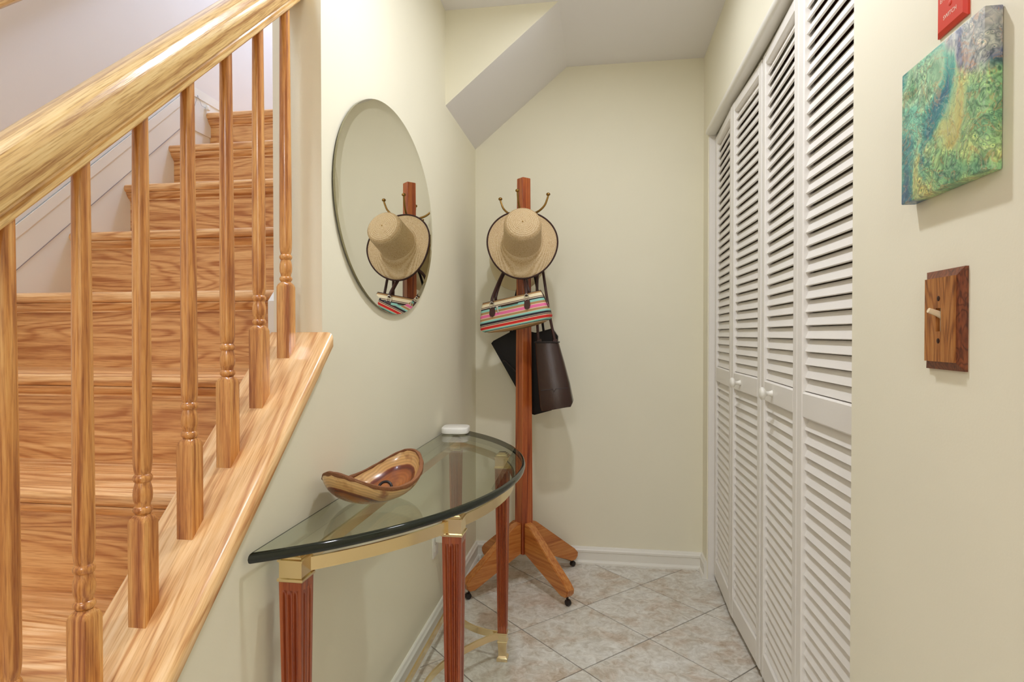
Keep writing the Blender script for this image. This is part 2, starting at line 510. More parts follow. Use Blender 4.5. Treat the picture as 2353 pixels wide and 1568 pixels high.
def bx(bm, x0, x1, y0, y1, z0, z1, bev=0, seg=1):
    r = bmesh.ops.create_cube(bm, size=1)
    vs = r['verts']
    for v in vs:
        v.co = Vector((x0 + (v.co.x + .5) * (x1 - x0), y0 + (v.co.y + .5) * (y1 - y0), z0 + (v.co.z + .5) * (z1 - z0)))
    if bev:
        es = list({e for v in vs for e in v.link_edges})
        bmesh.ops.bevel(bm, geom=es, offset=bev, segments=seg, affect='EDGES', profile=.5)

def box(name, x0, x1, y0, y1, z0, z1, mat, parent=None, bev=0, seg=1, local=False):
    bm = bmesh.new()
    bx(bm, x0, x1, y0, y1, z0, z1, bev, seg)
    return obj(name, bm, mat, parent, local, 40 if bev else None)

def sweep(bm, prof, frames, closed=False, caps=True):
    """prof: list of 2D points; frames: list of functions p->Vector"""
    rings = [[bm.verts.new(f(p)) for p in prof] for f in frames]
    n = len(prof)
    rng = range(len(rings)) if closed else range(len(rings) - 1)
    for i in rng:
        a, b = rings[i], rings[(i + 1) % len(rings)]
        for j in range(n):
            k = (j + 1) % n
            bm.faces.new((a[j], a[k], b[k], b[j]))
    if caps and not closed:
        bm.faces.new(rings[0])
        bm.faces.new(rings[-1])

def lathe(bm, prof, n=24, center=(0, 0, 0), axis='z'):
    """prof: [(r,h)] bottom to top; closed at ends when r==0"""
    rows = []
    for r, h in prof:
        if r < 1e-6:
            rows.append([bm.verts.new((0, 0, h))])
        else:
            rows.append([bm.verts.new((r * math.cos(2 * PI * i / n), r * math.sin(2 * PI * i / n), h)) for i in range(n)])
    allv = [v for r in rows for v in r]
    for a, b in zip(rows, rows[1:]):
        for i in range(n):
            j = (i + 1) % n
            if len(a) == 1 and len(b) == 1:
                continue
            if len(a) == 1:
                bm.faces.new((a[0], b[j], b[i]))
            elif len(b) == 1:
                bm.faces.new((a[i], a[j], b[0]))
            else:
                bm.faces.new((a[i], a[j], b[j], b[i]))
    if len(rows[0]) > 1:
        bm.faces.new(rows[0])
    if len(rows[-1]) > 1:
        bm.faces.new(rows[-1])
    c = Vector(center)
    for v in allv:
        p = v.co.copy()
        if axis == 'x':
            p = Vector((p.z, p.x, p.y))
        elif axis == '-x':
            p = Vector((-p.z, p.y, p.x))
        elif axis == '-y':
            p = Vector((p.x, -p.z, p.y))
        v.co = p + c
    return allv

def tube(bm, pts, r, n=10):
    pts = [Vector(p) for p in pts]
    rings = []
    up = None
    for i, p in enumerate(pts):
        t = (pts[min(i + 1, len(pts) - 1)] - pts[max(i - 1, 0)]).normalized()
        if up is None:
            up = Vector((0, 0, 1)) if abs(t.z) < .9 else Vector((1, 0, 0))
        a = t.cross(up).normalized()
        b = a.cross(t).normalized()
        up = b
        rr = r[i] if isinstance(r, (list, tuple)) else r
        rings.append([bm.verts.new(p + a * (rr * math.cos(2 * PI * k / n)) + b * (rr * math.sin(2 * PI * k / n))) for k in range(n)])
    for x, y in zip(rings, rings[1:]):
        for k in range(n):
            bm.faces.new((x[k], x[(k + 1) % n], y[(k + 1) % n], y[k]))
    bm.faces.new(rings[0])
    bm.faces.new(rings[-1])

def smoothpath(pts, n=8):
    pts = [Vector(p) for p in pts]
    P = [pts[0] * 2 - pts[1]] + pts + [pts[-1] * 2 - pts[-2]]
    out = []
    for i in range(1, len(P) - 2):
        for k in range(n):
            t = k / n
            a, b, c, d = P[i - 1], P[i], P[i + 1], P[i + 2]
            out.append(.5 * ((2 * b) + (c - a) * t + (2 * a - 5 * b + 4 * c - d) * t * t + (3 * b - a - 3 * c + d) * t ** 3))
    out.append(pts[-1])
    return out

def torus(bm, R, r, n=24, k=8, mat=Matrix()):
    rings = []
    for i in range(n):
        a = 2 * PI * i / n
        rings.append([bm.verts.new(mat @ Vector(((R + r * math.cos(2 * PI * j / k)) * math.cos(a), (R + r * math.cos(2 * PI * j / k)) * math.sin(a), r * math.sin(2 * PI * j / k)))) for j in range(k)])
    for i in range(n):
        a, b = rings[i], rings[(i + 1) % n]
        for j in range(k):
            bm.faces.new((a[j], a[(j + 1) % k], b[(j + 1) % k], b[j]))

def empty(name, loc, rot=None):
    o = bpy.data.objects.new(name, None)
    o.empty_display_size = .05
    o.location = loc
    if rot is not None:
        o.rotation_euler = rot
    C.objects.link(o)
    return o

def tag(o, label=None, cat=None, group=None, kind=None):
    if label: o['label'] = label
    if cat: o['category'] = cat
    if group: o['group'] = group
    if kind: o['kind'] = kind
    return o

def struct(o, label=None, cat=None):
    return tag(o, label, cat, kind='structure')

# ------------------------------------------------------------------ setting: floor and tiles
bm = bmesh.new()
bx(bm, XS - .1, 1.25, FRONT, 3.3, -.12, -.003)
floor = struct(obj('floor', bm, 'grout'), 'grey grouted floor laid with diagonal beige stone-look tiles', 'floor')

def clip(poly, a, b, c):           # keep a*x+b*y<=c
    out = []
    for i, p in enumerate(poly):
        q = poly[(i + 1) % len(poly)]
        dp, dq = a * p[0] + b * p[1] - c, a * q[0] + b * q[1] - c
        if dp <= 0: out.append(p)
        if dp * dq < 0:
            t = dp / (dp - dq)
            out.append((p[0] + t * (q[0] - p[0]), p[1] + t * (q[1] - p[1])))
    return out
PITCH, G = .3375, .0022
c45 = math.sqrt(.5)
shared = {}
for i in range(-12, 12):
    for j in range(-12, 12):
        cx = .181 + c45 * PITCH * (i - j)
        cy = 2.478 + c45 * PITCH * (i + j)
        h = PITCH / 2 - G
        hd = h * 2 * c45
        poly = [(cx, cy - hd), (cx + hd, cy), (cx, cy + hd), (cx - hd, cy)]
        if cy < -1.2 or cx < -2 or cx > 1 or cy > 3.3:
            continue
        q = poly
        for a, b, c in ((-1, 0, -(XL + .004)), (1, 0, .56), (0, 1, YB - .004)):
            q = clip(q, a, b, c)
        if len(q) < 3: continue
        ar = abs(sum(q[k][0] * q[(k + 1) % len(q)][1] - q[(k + 1) % len(q)][0] * q[k][1] for k in range(len(q)))) / 2
        if ar < 2e-4: continue
        full = ar > .99 * (2 * h) ** 2
        if full and 'me' in shared:
            o = bpy.data.objects.new('tile', shared['me'])
            C.objects.link(o)
            o.parent = floor
            o.location = (cx, cy, 0)
            continue
        bm = bmesh.new()
        ox, oy = cx, cy
        mx_, my_ = sum(p[0] for p in q) / len(q), sum(p[1] for p in q) / len(q)
        sh = lambda p, k: (mx_ + (p[0] - mx_) * k, my_ + (p[1] - my_) * k)
        bot = [bm.verts.new((p[0] - ox, p[1] - oy, -.004)) for p in q]
        mid = [bm.verts.new((p[0] - ox, p[1] - oy, -.0012)) for p in q]
        top = [bm.verts.new((sh(p, .994)[0] - ox, sh(p, .994)[1] - oy, 0)) for p in q]
        for A, B in ((bot, mid), (mid, top)):
            for k in range(len(q)):
                bm.faces.new((A[k], A[(k + 1) % len(q)], B[(k + 1) % len(q)], B[k]))
        bm.faces.new(top)
        o = obj('tile', bm, 'tile', floor, local=True)
        o.location = (ox, oy, 0)
        if full: shared['me'] = o.data

# ------------------------------------------------------------------ setting: walls
def yz_prism(name, poly, x0, x1, mat):
    bm = bmesh.new()
    a = [bm.verts.new((x0, y, z)) for y, z in poly]
    b = [bm.verts.new((x1, y, z)) for y, z in poly]
    n = len(poly)
    for k in range(n):
        bm.faces.new((a[k], a[(k + 1) % n], b[(k + 1) % n], b[k]))
    bm.faces.new(a); bm.faces.new(b)
    return obj(name, bm, mat)

CT = .042
struct(yz_prism('wall_left', [((0 - capz(0) + CT) / SL + .0, 0), (YB, 0), (YB, HIGH), (FRONT, HIGH), (FRONT, ZC), (YE, ZC), (YE, capz(YE) - CT)], XI, XL, 'wall'),
       'cream wall with the oval mirror, stepping down to a sloped half wall beside the stairs', 'wall')
struct(box('wall_back', XI, 1.2, YB, YB + .12, 0, ZC + .1, 'wall'), 'plain cream wall at the end of the hall behind the coat rack', 'wall')
OY0, OY1, OZ = 1.245, 2.828, 2.046
bm = bmesh.new()
bx(bm, XR, XR + .115, FRONT, OY0, 0, ZC + .1)
bx(bm, XR, XR + .115, OY1, YB, 0, ZC + .1)
bx(bm, XR, XR + .115, OY0, OY1, OZ, ZC + .1)
struct(obj('wall_right', bm, 'wall'), 'cream wall on the right with the closet opening and the small painting', 'wall')
struct(box('wall_stairwell', XS - .12, XS, FRONT, 3.3, 0, HIGH, 'wall_stair'), 'off-white wall on the far side of the staircase', 'wall')
struct(box('wall_landing', XS, XI, YB + .02, YB + .14, 0, HIGH, 'wall_stair'), 'off-white wall at the back of the stair landing', 'wall')
struct(box('wall_front', XS, XR + .115, FRONT - .12, FRONT, 0, HIGH, 'wall'), 'cream wall behind the camera', 'wall')
struct(box('ceiling', XI, XR, FRONT, YB, ZC, ZC + .1, 'ceil'), 'flat off-white hall ceiling', 'ceiling')
struct(box('ceiling_stairwell', XS, XI, FRONT, YB + .1, HIGH, HIGH + .1, 'ceil'), 'high ceiling over the stairwell', 'ceiling')
# sloped underside of the next flight
bm = bmesh.new()
prof = [(XL, ZC), (-.1655, ZC), (XL, 2.061)]
a = [bm.verts.new((x, YS, z)) for x, z in prof]
b = [bm.verts.new((x, YB, z)) for x, z in prof]
sof = [bm.faces.new(a), bm.faces.new(b)]
for k in range(3):
    sof.append(bm.faces.new((a[k], a[(k + 1) % 3], b[(k + 1) % 3], b[k])))
sof[3].material_index = 1
bmesh.ops.recalc_face_normals(bm, faces=bm.faces)
me = bpy.data.meshes.new('ceiling_soffit'); bm.to_mesh(me); bm.free()
me.materials.append(M['wall']); me.materials.append(M['ceil'])
struct(link('ceiling_soffit', me, None), 'sloped boxed soffit under the upper stairs, cream front and off-white underside', 'soffit')
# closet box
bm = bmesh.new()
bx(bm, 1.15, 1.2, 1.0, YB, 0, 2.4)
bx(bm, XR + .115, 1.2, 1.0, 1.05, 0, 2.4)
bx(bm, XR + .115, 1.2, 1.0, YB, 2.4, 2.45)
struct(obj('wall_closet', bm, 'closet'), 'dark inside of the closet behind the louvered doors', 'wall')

# baseboards
BP = [(0, 0), (.022, 0), (.0215, .008), (.018, .015), (.013, .018), (.0125, .054), (.0155, .057), (.0155, .066), (.011, .071), (.008, .079), (.005, .0815), (0, .0815)]
def baseboard(name, A, B, nrm, label, cutA=0, cutB=0):
    A, B, nrm = Vector(A), Vector(B), Vector(nrm)
    d = (B - A).normalized()
    bm = bmesh.new()
    sweep(bm, BP, [lambda p: A + nrm * p[0] + Vector((0, 0, p[1])) + d * (p[0] * cutA), lambda p: B + nrm * p[0] + Vector((0, 0, p[1])) - d * (p[0] * cutB)])
    return struct(obj(name, bm, 'white'), label, 'baseboard')
baseboard('baseboard_back', (XL, YB, 0), (XR, YB, 0), (0, -1, 0), 'white moulded baseboard along the end wall', 1, 1)
baseboard('baseboard_left', (XL, .10, 0), (XL, YB, 0), (1, 0, 0), 'white moulded baseboard under the glass table', 0, 1)
baseboard('baseboard_right', (XR, OY1, 0), (XR, YB, 0), (-1, 0, 0), 'short white baseboard return beside the closet door', 0, 1)
baseboard('baseboard_near', (XR, FRONT, 0), (XR, OY0, 0), (-1, 0, 0), 'white baseboard under the light switch', 0, 0)

# closet trim
bm = bmesh.new()
TP = [(.0, .0), (-.004, .0), (-.012, .006), (-.014, .016), (-.010, .026), (-.004, .030), (-.004, .036), (0, .036)]
sweep(bm, TP, [lambda p: Vector((XR + p[0], OY1 - .012, OZ - .012 + p[1])), lambda p: Vector((XR + p[0], OY0, OZ - .012 + p[1]))])
bx(bm, XR + .0, XR + .03, OY0, OY1 - .012, OZ - .012, OZ)
struct(obj('trim_1', bm, 'white', smooth=50), 'white rounded moulding over the closet doors', 'trim')
struct(box('trim_2', XR + .004, XR + .10, OY1 - .008, OY1, 0, OZ, 'doorwhite'), 'white far jamb of the closet opening', 'trim')

# ------------------------------------------------------------------ closet doors
SLATW, SLATT, SANG = .0315, .0052, math.radians(21)
def door_panel(door, P0, P1, knob_u, label):
    P0, P1 = Vector(P0), Vector(P1)
    d = P1 - P0
    wd = d.length - .003
    th = .028
    rot = math.atan2(d.y, d.x)
    zb, zt = .026, 2.022
    bm = bmesh.new()
    st = .036
    bx(bm, 0, st, 0, th, zb, zt, .003)
    bx(bm, wd - st, wd, 0, th, zb, zt, .003)
    for a, b in ((zb, .108), (.917, .983), (1.982, zt)):
        bx(bm, st - .001, wd - st + .001, .0005, th - .0005, a, b, .004)
    o = obj('panel', bm, 'doorwhite', None, smooth=30)
    o.matrix_basis = Matrix.Translation((P0.x, P0.y, 0)) @ Matrix.Rotation(rot, 4, 'Z')
    o.parent = door
    o.matrix_parent_inverse = world_of(door).inverted()
    def slat_mesh():
        bm = bmesh.new()
        # front edge low, back edge high
        ca, sa = math.cos(SANG), math.sin(SANG)
        prof = []
        for q, r in ((-1, -1), (1, -1), (1, 1), (-1, 1)):
            u, t = q * SLATW / 2, r * SLATT / 2
            prof.append((u * sa - t * ca * -1, u * ca - t * sa))
        prof = [(q * SLATW / 2 * sa + r * SLATT / 2 * ca, q * SLATW / 2 * ca - r * SLATT / 2 * sa) for q, r in ((-1, -1), (1, -1), (1, 1), (-1, 1))]
        sweep(bm, prof, [lambda p: Vector((st - .002, p[0], p[1])), lambda p: Vector((wd - st + .002, p[0], p[1]))])
        bmesh.ops.recalc_face_normals(bm, faces=bm.faces)
        me = bpy.data.meshes.new('slat'); bm.to_mesh(me); bm.free()
        me.materials.append(M['doorwhite'])
        return me
    me = slat_mesh()
    for z0, z1, n in ((.108, .917, 24), (.983, 1.982, 30)):
        for k in range(n):
            s = bpy.data.objects.new('slat', me)
            C.objects.link(s)
            s.parent = o
            s.location = (0, .0155, z0 + (k + .5) * (z1 - z0) / n)
    if knob_u is not None:
        bm = bmesh.new()
        lathe(bm, [(.011, 0), (.009, .004), (.0065, .010), (.0075, .018), (.016, .022), (.0195, .027), (.019, .032), (.013, .036), (0, .037)], 20, (knob_u * wd, 0, .950), '-y')
        k = obj('knob', bm, 'white', o, local=True, smooth=60)
    return o
def bifold(name, pts, label, knobs):
    e = empty(name, (pts[0][0], pts[0][1], 0))
    struct(e, label, 'door')
    for (a, b), k in zip(zip(pts, pts[1:]), knobs):
        door_panel(e, a, b, k, label)
    return e
xd = .5155
bifold('door_1', [(xd, 2.818), (xd - .011, 2.424), (xd, 2.030)], 'far pair of white louvered bifold closet leaves next to the end wall', (None, .36))
bifold('door_2', [(xd, 2.022), (xd - .011, 1.633), (xd, 1.248)], 'near pair of white louvered bifold closet leaves next to the painting', (.36, None))

# ------------------------------------------------------------------ staircase
stair = empty('staircase', ((XS + XI) / 2, Y0 - 9 * RUN, 0))
tag(stair, 'oak staircase climbing away along the off-white wall behind the balusters', 'stairs')
X0, X1 = XS + .001, XI - .0155
for k in range(0, 10):
    y, z = Y0 - k * RUN, Z0 - k * RISE
    dep = RUN + .03 if k else .69
    bm = bmesh.new()
    N = []
    th = .029
    for q in range(7):
        a = PI / 2 + PI * q / 6
        N.append((y + .0145 + .0145 * math.cos(a), z - .0145 + .0145 * math.sin(a)))
    prof = N + [(y + dep, z - th), (y + dep, z)]
    sweep(bm, prof, [lambda p: Vector((X0, p[0], p[1])), lambda p: Vector((X1, p[0], p[1]))])
    obj('tread', bm, 'oak_x', stair, smooth=35)
    bm = bmesh.new()
    q = [(y + .030, z - th), (y + .010, z - th), (y + .010, z - th - .004), (y + .013, z - th - .007), (y + .0145, z - th - .012), (y + .019, z - th - .017), (y + .025, z - th - .0205), (y + .025, z - th - .025), (y + .030, z - th - .025)]
    sweep(bm, q, [lambda p: Vector((X0, p[0], p[1])), lambda p: Vector((X1, p[0], p[1]))])
    obj('cove_moulding', bm, 'oak_x', stair, smooth=35)
    zb = max(z - RISE, 0)
    box('riser', X0, X1, y + .029, y + .046, zb, z - th, 'oak_riser', stair)
# white skirt on the stairwell wall
def skirt(lo, hi, t, mat='white'):
    bm = bmesh.new()
    ya, yb = .25, 2.171
    pr = [(XS, ya, nosez(ya) + lo), (XS, ya, nosez(ya) + hi), (XS, yb, nosez(yb) + hi), (XS, yb, nosez(yb) + lo)]
    a = [bm.verts.new(p) for p in pr]
    b = [bm.verts.new((p[0] + t, p[1], p[2])) for p in pr]
    for k in range(4):
        bm.faces.new((a[k], a[(k + 1) % 4], b[(k + 1) % 4], b[k]))
    bm.faces.new(a); bm.faces.new(b)
    return bm
bm = skirt(-.30, .022, .0015)
for lo, hi, t in ((.025, .150, .0045), (.112, .150, .0075)):
    b2 = skirt(lo, hi, t)
    me = bpy.data.meshes.new('t'); b2.to_mesh(me); b2.free(); bm.from_mesh(me); bpy.data.meshes.remove(me)
bx(bm, XS, XS + .0045, 2.171, YB, Z0 - .10, Z0 + .072)
bx(bm, XS, XS + .0075, 2.171, YB, Z0 + .036, Z0 + .072)
bx(bm, XS, XS + .0015, 2.171, Y0 + .02, Z0 - .36, Z0 - .10)
struct(obj('trim_3', bm, 'white'), 'white skirt board with raised moulding running up beside the stairs', 'trim')
pl = [(.25, nosez(.25) - .30), (Y0 - .045, nosez(Y0 - .045) - .30), (Y0 - .045, nosez(Y0 - .045) + .08), (YE, nosez(YE) + .08), (YE, capz(YE) - CT - .001), (.25, capz(.25) - CT - .001)]
struct(yz_prism('trim_4', pl, XI - .0145, XI, 'white'), 'white skirt board on the stair side of the half wall', 'trim')
# thin cable along the skirt with its clip
cab = empty('cable', (XS + .01, 2.2, Z0))
tag(cab, 'thin grey wire running along the white stair skirt to a clip', 'cable')
bm = bmesh.new()
tube(bm, [(XS + .0055, .3, nosez(.3) + .0235), (XS + .0055, 1.2, nosez(1.2) + .0235), (XS + .0055, 2.16, nosez(2.16) + .0235), (XS + .009, 2.198, Z0 + .045), (XS + .009, 2.222, Z0 + .012), (XS + .012, 2.25, Z0 + .010)], .0006, 6)
obj('wire', bm, 'cable', cab)
box('clip', XS + .008, XS + .02, 2.246, 2.262, Z0 + .004, Z0 + .024, 'plastic', cab, .002)
# oak wall rail on the far wall
wr = empty('wall_handrail', (XS + .06, 1.35, nosez(1.35) + .80))
tag(wr, 'oak handrail fixed to the off-white wall, seen at the top left corner', 'handrail')
bm = bmesh.new()
RP = [(.022 * math.cos(a), .03 + .026 * math.sin(a)) for a in [2 * PI * i / 14 for i in range(14)]]
sweep(bm, RP, [lambda p: Vector((XS + .06 + p[0], .2, nosez(.2) + .775 + p[1])), lambda p: Vector((XS + .06 + p[0], 2.2, nosez(2.2) + .775 + p[1]))])
obj('rail', bm, 'oak_rail', wr, smooth=60)
for y in (.6, 1.9):
    bm = bmesh.new()
    tube(bm, smoothpath([(XS, y, nosez(y) + .70), (XS + .04, y, nosez(y) + .71), (XS + .06, y, nosez(y) + .79)], 5), .007, 8)
    lathe(bm, [(.025, 0), (.02, .006)], 16, (XS, y, nosez(y) + .70), 'x')
    obj('bracket', bm, 'antique', wr, smooth=60)

# ------------------------------------------------------------------ balustrade
XC = -.686
bal = empty('stair_railing', (XC, .7, capz(.7)))
tag(bal, 'oak stair railing with turned balusters standing on a sloped cap board', 'railing')
bm = bmesh.new()
CX0, CX1 = -.757, -.5985
r = .014
cp = [(CX0, -CT), (CX0, -.008), (CX0 + .008, 0)]
cp += [(CX1 - r + r * math.sin(a), -r + r * math.cos(a)) for a in [PI / 2 * i / 5 for i in range(6)]]
cp += [(CX1, -CT + .010), (CX1 - .006, -CT)]
yl = -capz(0) / SL + CT / SL + .001
sweep(bm, cp, [lambda p: Vector((p[0], yl, capz(yl) + p[1])), lambda p: Vector((p[0], YE - .0005, capz(YE) + p[1]))])
obj('cap_board', bm, 'oak_cap', bal, smooth=40)
bm = bmesh.new()
half = [(.0205, 0), (.0225, .003), (.0228, .011), (.0185, .0135), (.0182, .0175), (.0245, .0215), (.0268, .025), (.0285, .037), (.0305, .052), (.0315, .066), (.0305, .077), (.026, .0865), (.018, .092), (.008, .0945)]
rp = [(XC + a, b) for a, b in half] + [(XC - a, b) for a, b in reversed(half)]
ra = lambda y: capz(y) + .757
sweep(bm, rp, [lambda p: Vector((p[0], .05, ra(.05) + p[1])), lambda p: Vector((p[0], YE - .0005, ra(YE) + p[1]))])
obj('handrail', bm, 'oak_rail', bal, smooth=28)

def baluster_mesh():
    bm = bmesh.new()
    hb = .0142
    # square base block with rounded shoulders; extends into the cap
    z0, z1 = -.02, .143
    lv = [(z0, hb, 0), (z1, hb, 0), (z1 + .006, hb * .95, .3), (z1 + .010, hb * .82, .75), (z1 + .012, hb * .72, 1)]
    rows = []
    n = 24
    for z, h, rd in lv:
        row = []
        for i in range(n):
            a = 2 * PI * i / n + PI / 4
            sx, sy = math.cos(a), math.sin(a)
            k = 1 / max(abs(sx), abs(sy))
            sq = Vector((sx * k * h, sy * k * h, z))
            ci = Vector((sx * h, sy * h, z))
            row.append(bm.verts.new(sq.lerp(ci, rd)))
        rows.append(row)
    for a, b in zip(rows, rows[1:]):
        for i in range(n):
            bm.faces.new((a[i], a[(i + 1) % n], b[(i + 1) % n], b[i]))
    bm.faces.new(rows[0])
    t = z1 + .012
    pr = [(.0098, 0), (.0118, .002), (.0134, .005), (.0134, .008), (.0118, .011), (.0102, .012), (.0108, .016), (.0128, .022), (.0134, .030), (.0128, .038), (.0112, .045), (.0104, .048), (.0122, .050), (.0134, .053), (.0134, .056), (.0118, .059), (.0104, .0605), (.0118, .066), (.0129, .076), (.0132, .095), (.0128, .20), (.0118, .40), (.0105, .757 - t + .02)]
    lathe(bm, [(a, t + b) for a, b in pr], 24)
    return bm
bmB = baluster_mesh()
b0 = None
for k in range(1, 8):
    y = 1.208 - .1043 * (7 - k) + .0142
    if b0 is None:
        b0 = obj('baluster', bmB, 'oak_z', bal, smooth=38)
        o = b0
    else:
        o = b0.copy(); C.objects.link(o)
    o.location = (XC, y, capz(y))

# ------------------------------------------------------------------ oval mirror
mir = empty('wall_mirror', (XL, 1.726, 1.496))
tag(mir, 'frameless oval mirror hanging on the cream wall above the glass table', 'mirror')
MY, MZ, RY, RZ = 1.726, 1.496, .4065, .305
def ell(x, d, n=96):
    return [Vector((x, MY + (RY - d) * math.cos(2 * PI * i / n), MZ + (RZ - d) * math.sin(2 * PI * i / n))) for i in range(n)]
def strip(bm, rows):
    R = [[bm.verts.new(p) for p in r] for r in rows]
    n = len(R[0])
    for a, b in zip(R, R[1:]):
        for i in range(n):
            bm.faces.new((a[i], a[(i + 1) % n], b[(i + 1) % n], b[i]))
    return R
bm = bmesh.new()
R = strip(bm, [ell(XL + .004, .0), ell(XL + .0095, .0)])
bm.faces.new(R[0])
obj('ground_edge', bm, 'mirror_edge', mir)
bm = bmesh.new()
strip(bm, [ell(XL + .0095, .0), ell(XL + .0115, .024)])
obj('bevel', bm, 'mirror', mir, smooth=30)
bm = bmesh.new()
bm.faces.new([bm.verts.new(p) for p in ell(XL + .0115, .024)])
obj('glass', bm, 'mirror', mir)
for dz in (-.2, .2):
    box('mount', XL, XL + .0045, MY - .02, MY + .02, MZ + dz - .02, MZ + dz + .02, 'chrome', mir)

# ------------------------------------------------------------------ console table
tab = empty('console_table', (-.45, 1.68, 0))
tag(tab, 'half-moon console table with green glass top, brass apron and fluted cherry legs', 'table')
GCX, GCY, GR, GX = -1.076, 1.680, .857, -.613
ZT, GT = .742, .0195
def arc(R, x0, n=64):
    h = math.acos((x0 - GCX) / R)
    return [(GCX + R * math.cos(-h + 2 * h * i / n), GCY + R * math.sin(-h + 2 * h * i / n)) for i in range(n + 1)]
rows = []
# bullnose rim (profile inset, z)
rimp = [(.009, 0), (.0045, -.0012), (.0015, -.004), (0, -.0095), (.0015, -.0155), (.0045, -.0183), (.009, -GT)]
def outline(d):
    return arc(GR - d, GX + d * .12)
bm = bmesh.new()
R = [[bm.verts.new((x, y, ZT + z)) for x, y in outline(d)] for d, z in rimp]
for a, b in zip(R, R[1:]):
    for i in range(len(a) - 1):
        bm.faces.new((a[i], a[i + 1], b[i + 1], b[i]))
e0, e1 = outline(.009)[0], outline(.009)[-1]
bm.faces.new([bm.verts.new(p) for p in ((e0[0], e0[1], ZT + .0002), (e1[0], e1[1], ZT + .0002), (e1[0] + .0028, e1[1], ZT + .0002), (e0[0] + .0028, e0[1], ZT + .0002))])
obj('glass_edge', bm, 'glass_edge', tab, smooth=40)
bm = bmesh.new()
for z in (0, -GT):
    bm.faces.new([bm.verts.new((x, y, ZT + z)) for x, y in outline(.009)])
e0, e1 = outline(.009)[0], outline(.009)[-1]
bm.faces.new([bm.verts.new(p) for p in ((*e0, ZT), (*e1, ZT), (*e1, ZT - GT), (*e0, ZT - GT))])
obj('glass_top', bm, 'glass', tab)

LEGS = [(-.571, 1.05), (-.335, 1.335), (-.335, 2.022), (-.571, 2.307)]
def leg_mesh():
    bm = bmesh.new()
    def ring(h, dep, z):
        pts = []
        gpos = (-.5, 0, .5)
        for s in range(4):
            a = s * PI / 2
            n = 26
            for i in range(n):
                t = -1 + 2 * i / n
                d = 0
                for g in gpos:
                    x = (t - g) / .19
                    if abs(x) < 1:
                        d = max(d, math.sqrt(1 - x * x))
                p = Vector((h - d * dep, t * h, 0))
                pts.append(bm.verts.new((p.x * math.cos(a) - p.y * math.sin(a), p.x * math.sin(a) + p.y * math.cos(a), z)))
        return pts
    zt, zb = .672, .096
    H = lambda z: .0152 + (.0228 - .0152) * (z - zb) / (zt - zb)
    lv = [(zt, 0), (.652, 0), (.648, .0036), (.642, .006), (.635, .0066)] + [(.635 - .51 * i / 6, .0066 - .0018 * i / 6) for i in range(1, 7)] + [(.118, .0025), (.114, 0), (zb, 0)]
    rows = [ring(H(z), d, z) for z, d in lv]
    for a, b in zip(rows, rows[1:]):
        for i in range(len(a)):
            bm.faces.new((a[i], a[(i + 1) % len(a)], b[(i + 1) % len(a)], b[i]))
    bm.faces.new(rows[0]); bm.faces.new(rows[-1])
    return bm
def sq(bm, lv):
    rows = [[bm.verts.new((sx * h, sy * h, z)) for sx, sy in ((-1, -1), (1, -1), (1, 1), (-1, 1))] for h, z in lv]
    for a, b in zip(rows, rows[1:]):
        for i in range(4):
            bm.faces.new((a[i], a[(i + 1) % 4], b[(i + 1) % 4], b[i]))
    bm.faces.new(rows[0]); bm.faces.new(rows[-1])
zg = ZT - GT
leg0 = obj('leg', leg_mesh(), 'cherry', tab, local=False, smooth=35)
bm = bmesh.new()
sq(bm, [(.0245, .668), (.0255, .670), (.0255, .6735), (.0225, .675), (.0225, .704), (.0250, .705), (.0250, .7085), (.0205, .7095), (.0205, .7130), (.0165, .7145), (.0165, .718), (.012, .7195), (.012, zg)])
cap0 = obj('leg_cap', bm, 'brass', leg0, local=True)
bm = bmesh.new()
sq(bm, [(.0185, 0), (.0185, .010), (.0155, .013), (.0125, .018), (.0150, .062), (.0172, .064), (.0172, .067), (.0155, .0685), (.0155, .092), (.0175, .094), (.0175, .098)])
foot0 = obj('leg_foot', bm, 'brass', leg0, local=True)
legs = [leg0]
for x, y in LEGS[1:]:
    l = leg0.copy(); C.objects.link(l)
    for ch in (cap0, foot0):
        c = ch.copy(); c.parent = l; C.objects.link(c)
    legs.append(l)
for l, (x, y) in zip(legs, LEGS):
    l.location = (x, y, 0)
# apron bands between the legs (arc) and straight at the back
def band(name, pts, z0, z1, t=.006):
    bm = bmesh.new()
    pts = [Vector((p[0], p[1], 0)) for p in pts]
    rows = []
    for i, p in enumerate(pts):
        d = (pts[min(i + 1, len(pts) - 1)] - pts[max(i - 1, 0)]).normalized()
        n = Vector((d.y, -d.x, 0)) * (t / 2)
        rows.append([bm.verts.new((p + n).to_tuple()[:2] + (z0,)), bm.verts.new((p + n).to_tuple()[:2] + (z1,)), bm.verts.new((p - n).to_tuple()[:2] + (z1,)), bm.verts.new((p - n).to_tuple()[:2] + (z0,))])
    for a, b in zip(rows, rows[1:]):
        for i in range(4):
            bm.faces.new((a[i], a[(i + 1) % 4], b[(i + 1) % 4], b[i]))
    bm.faces.new(rows[0]); bm.faces.new(rows[-1])
    return obj(name, bm, 'brass', tab, smooth=40)
AC, AR = (-1.0246, 1.6785), None
def arcpts(A, B, n=16):
    ra = math.hypot(A[0] - AC[0], A[1] - AC[1]); rb = math.hypot(B[0] - AC[0], B[1] - AC[1])
    ta = math.atan2(A[1] - AC[1], A[0] - AC[0]); tb = math.atan2(B[1] - AC[1], B[0] - AC[0])
    return [(AC[0] + (ra + (rb - ra) * i / n) * math.cos(ta + (tb - ta) * i / n), AC[1] + (ra + (rb - ra) * i / n) * math.sin(ta + (tb - ta) * i / n)) for i in range(n + 1)]
for a, b in ((0, 1), (1, 2), (2, 3)):
    band('apron', arcpts(LEGS[a], LEGS[b]), .677, .703)
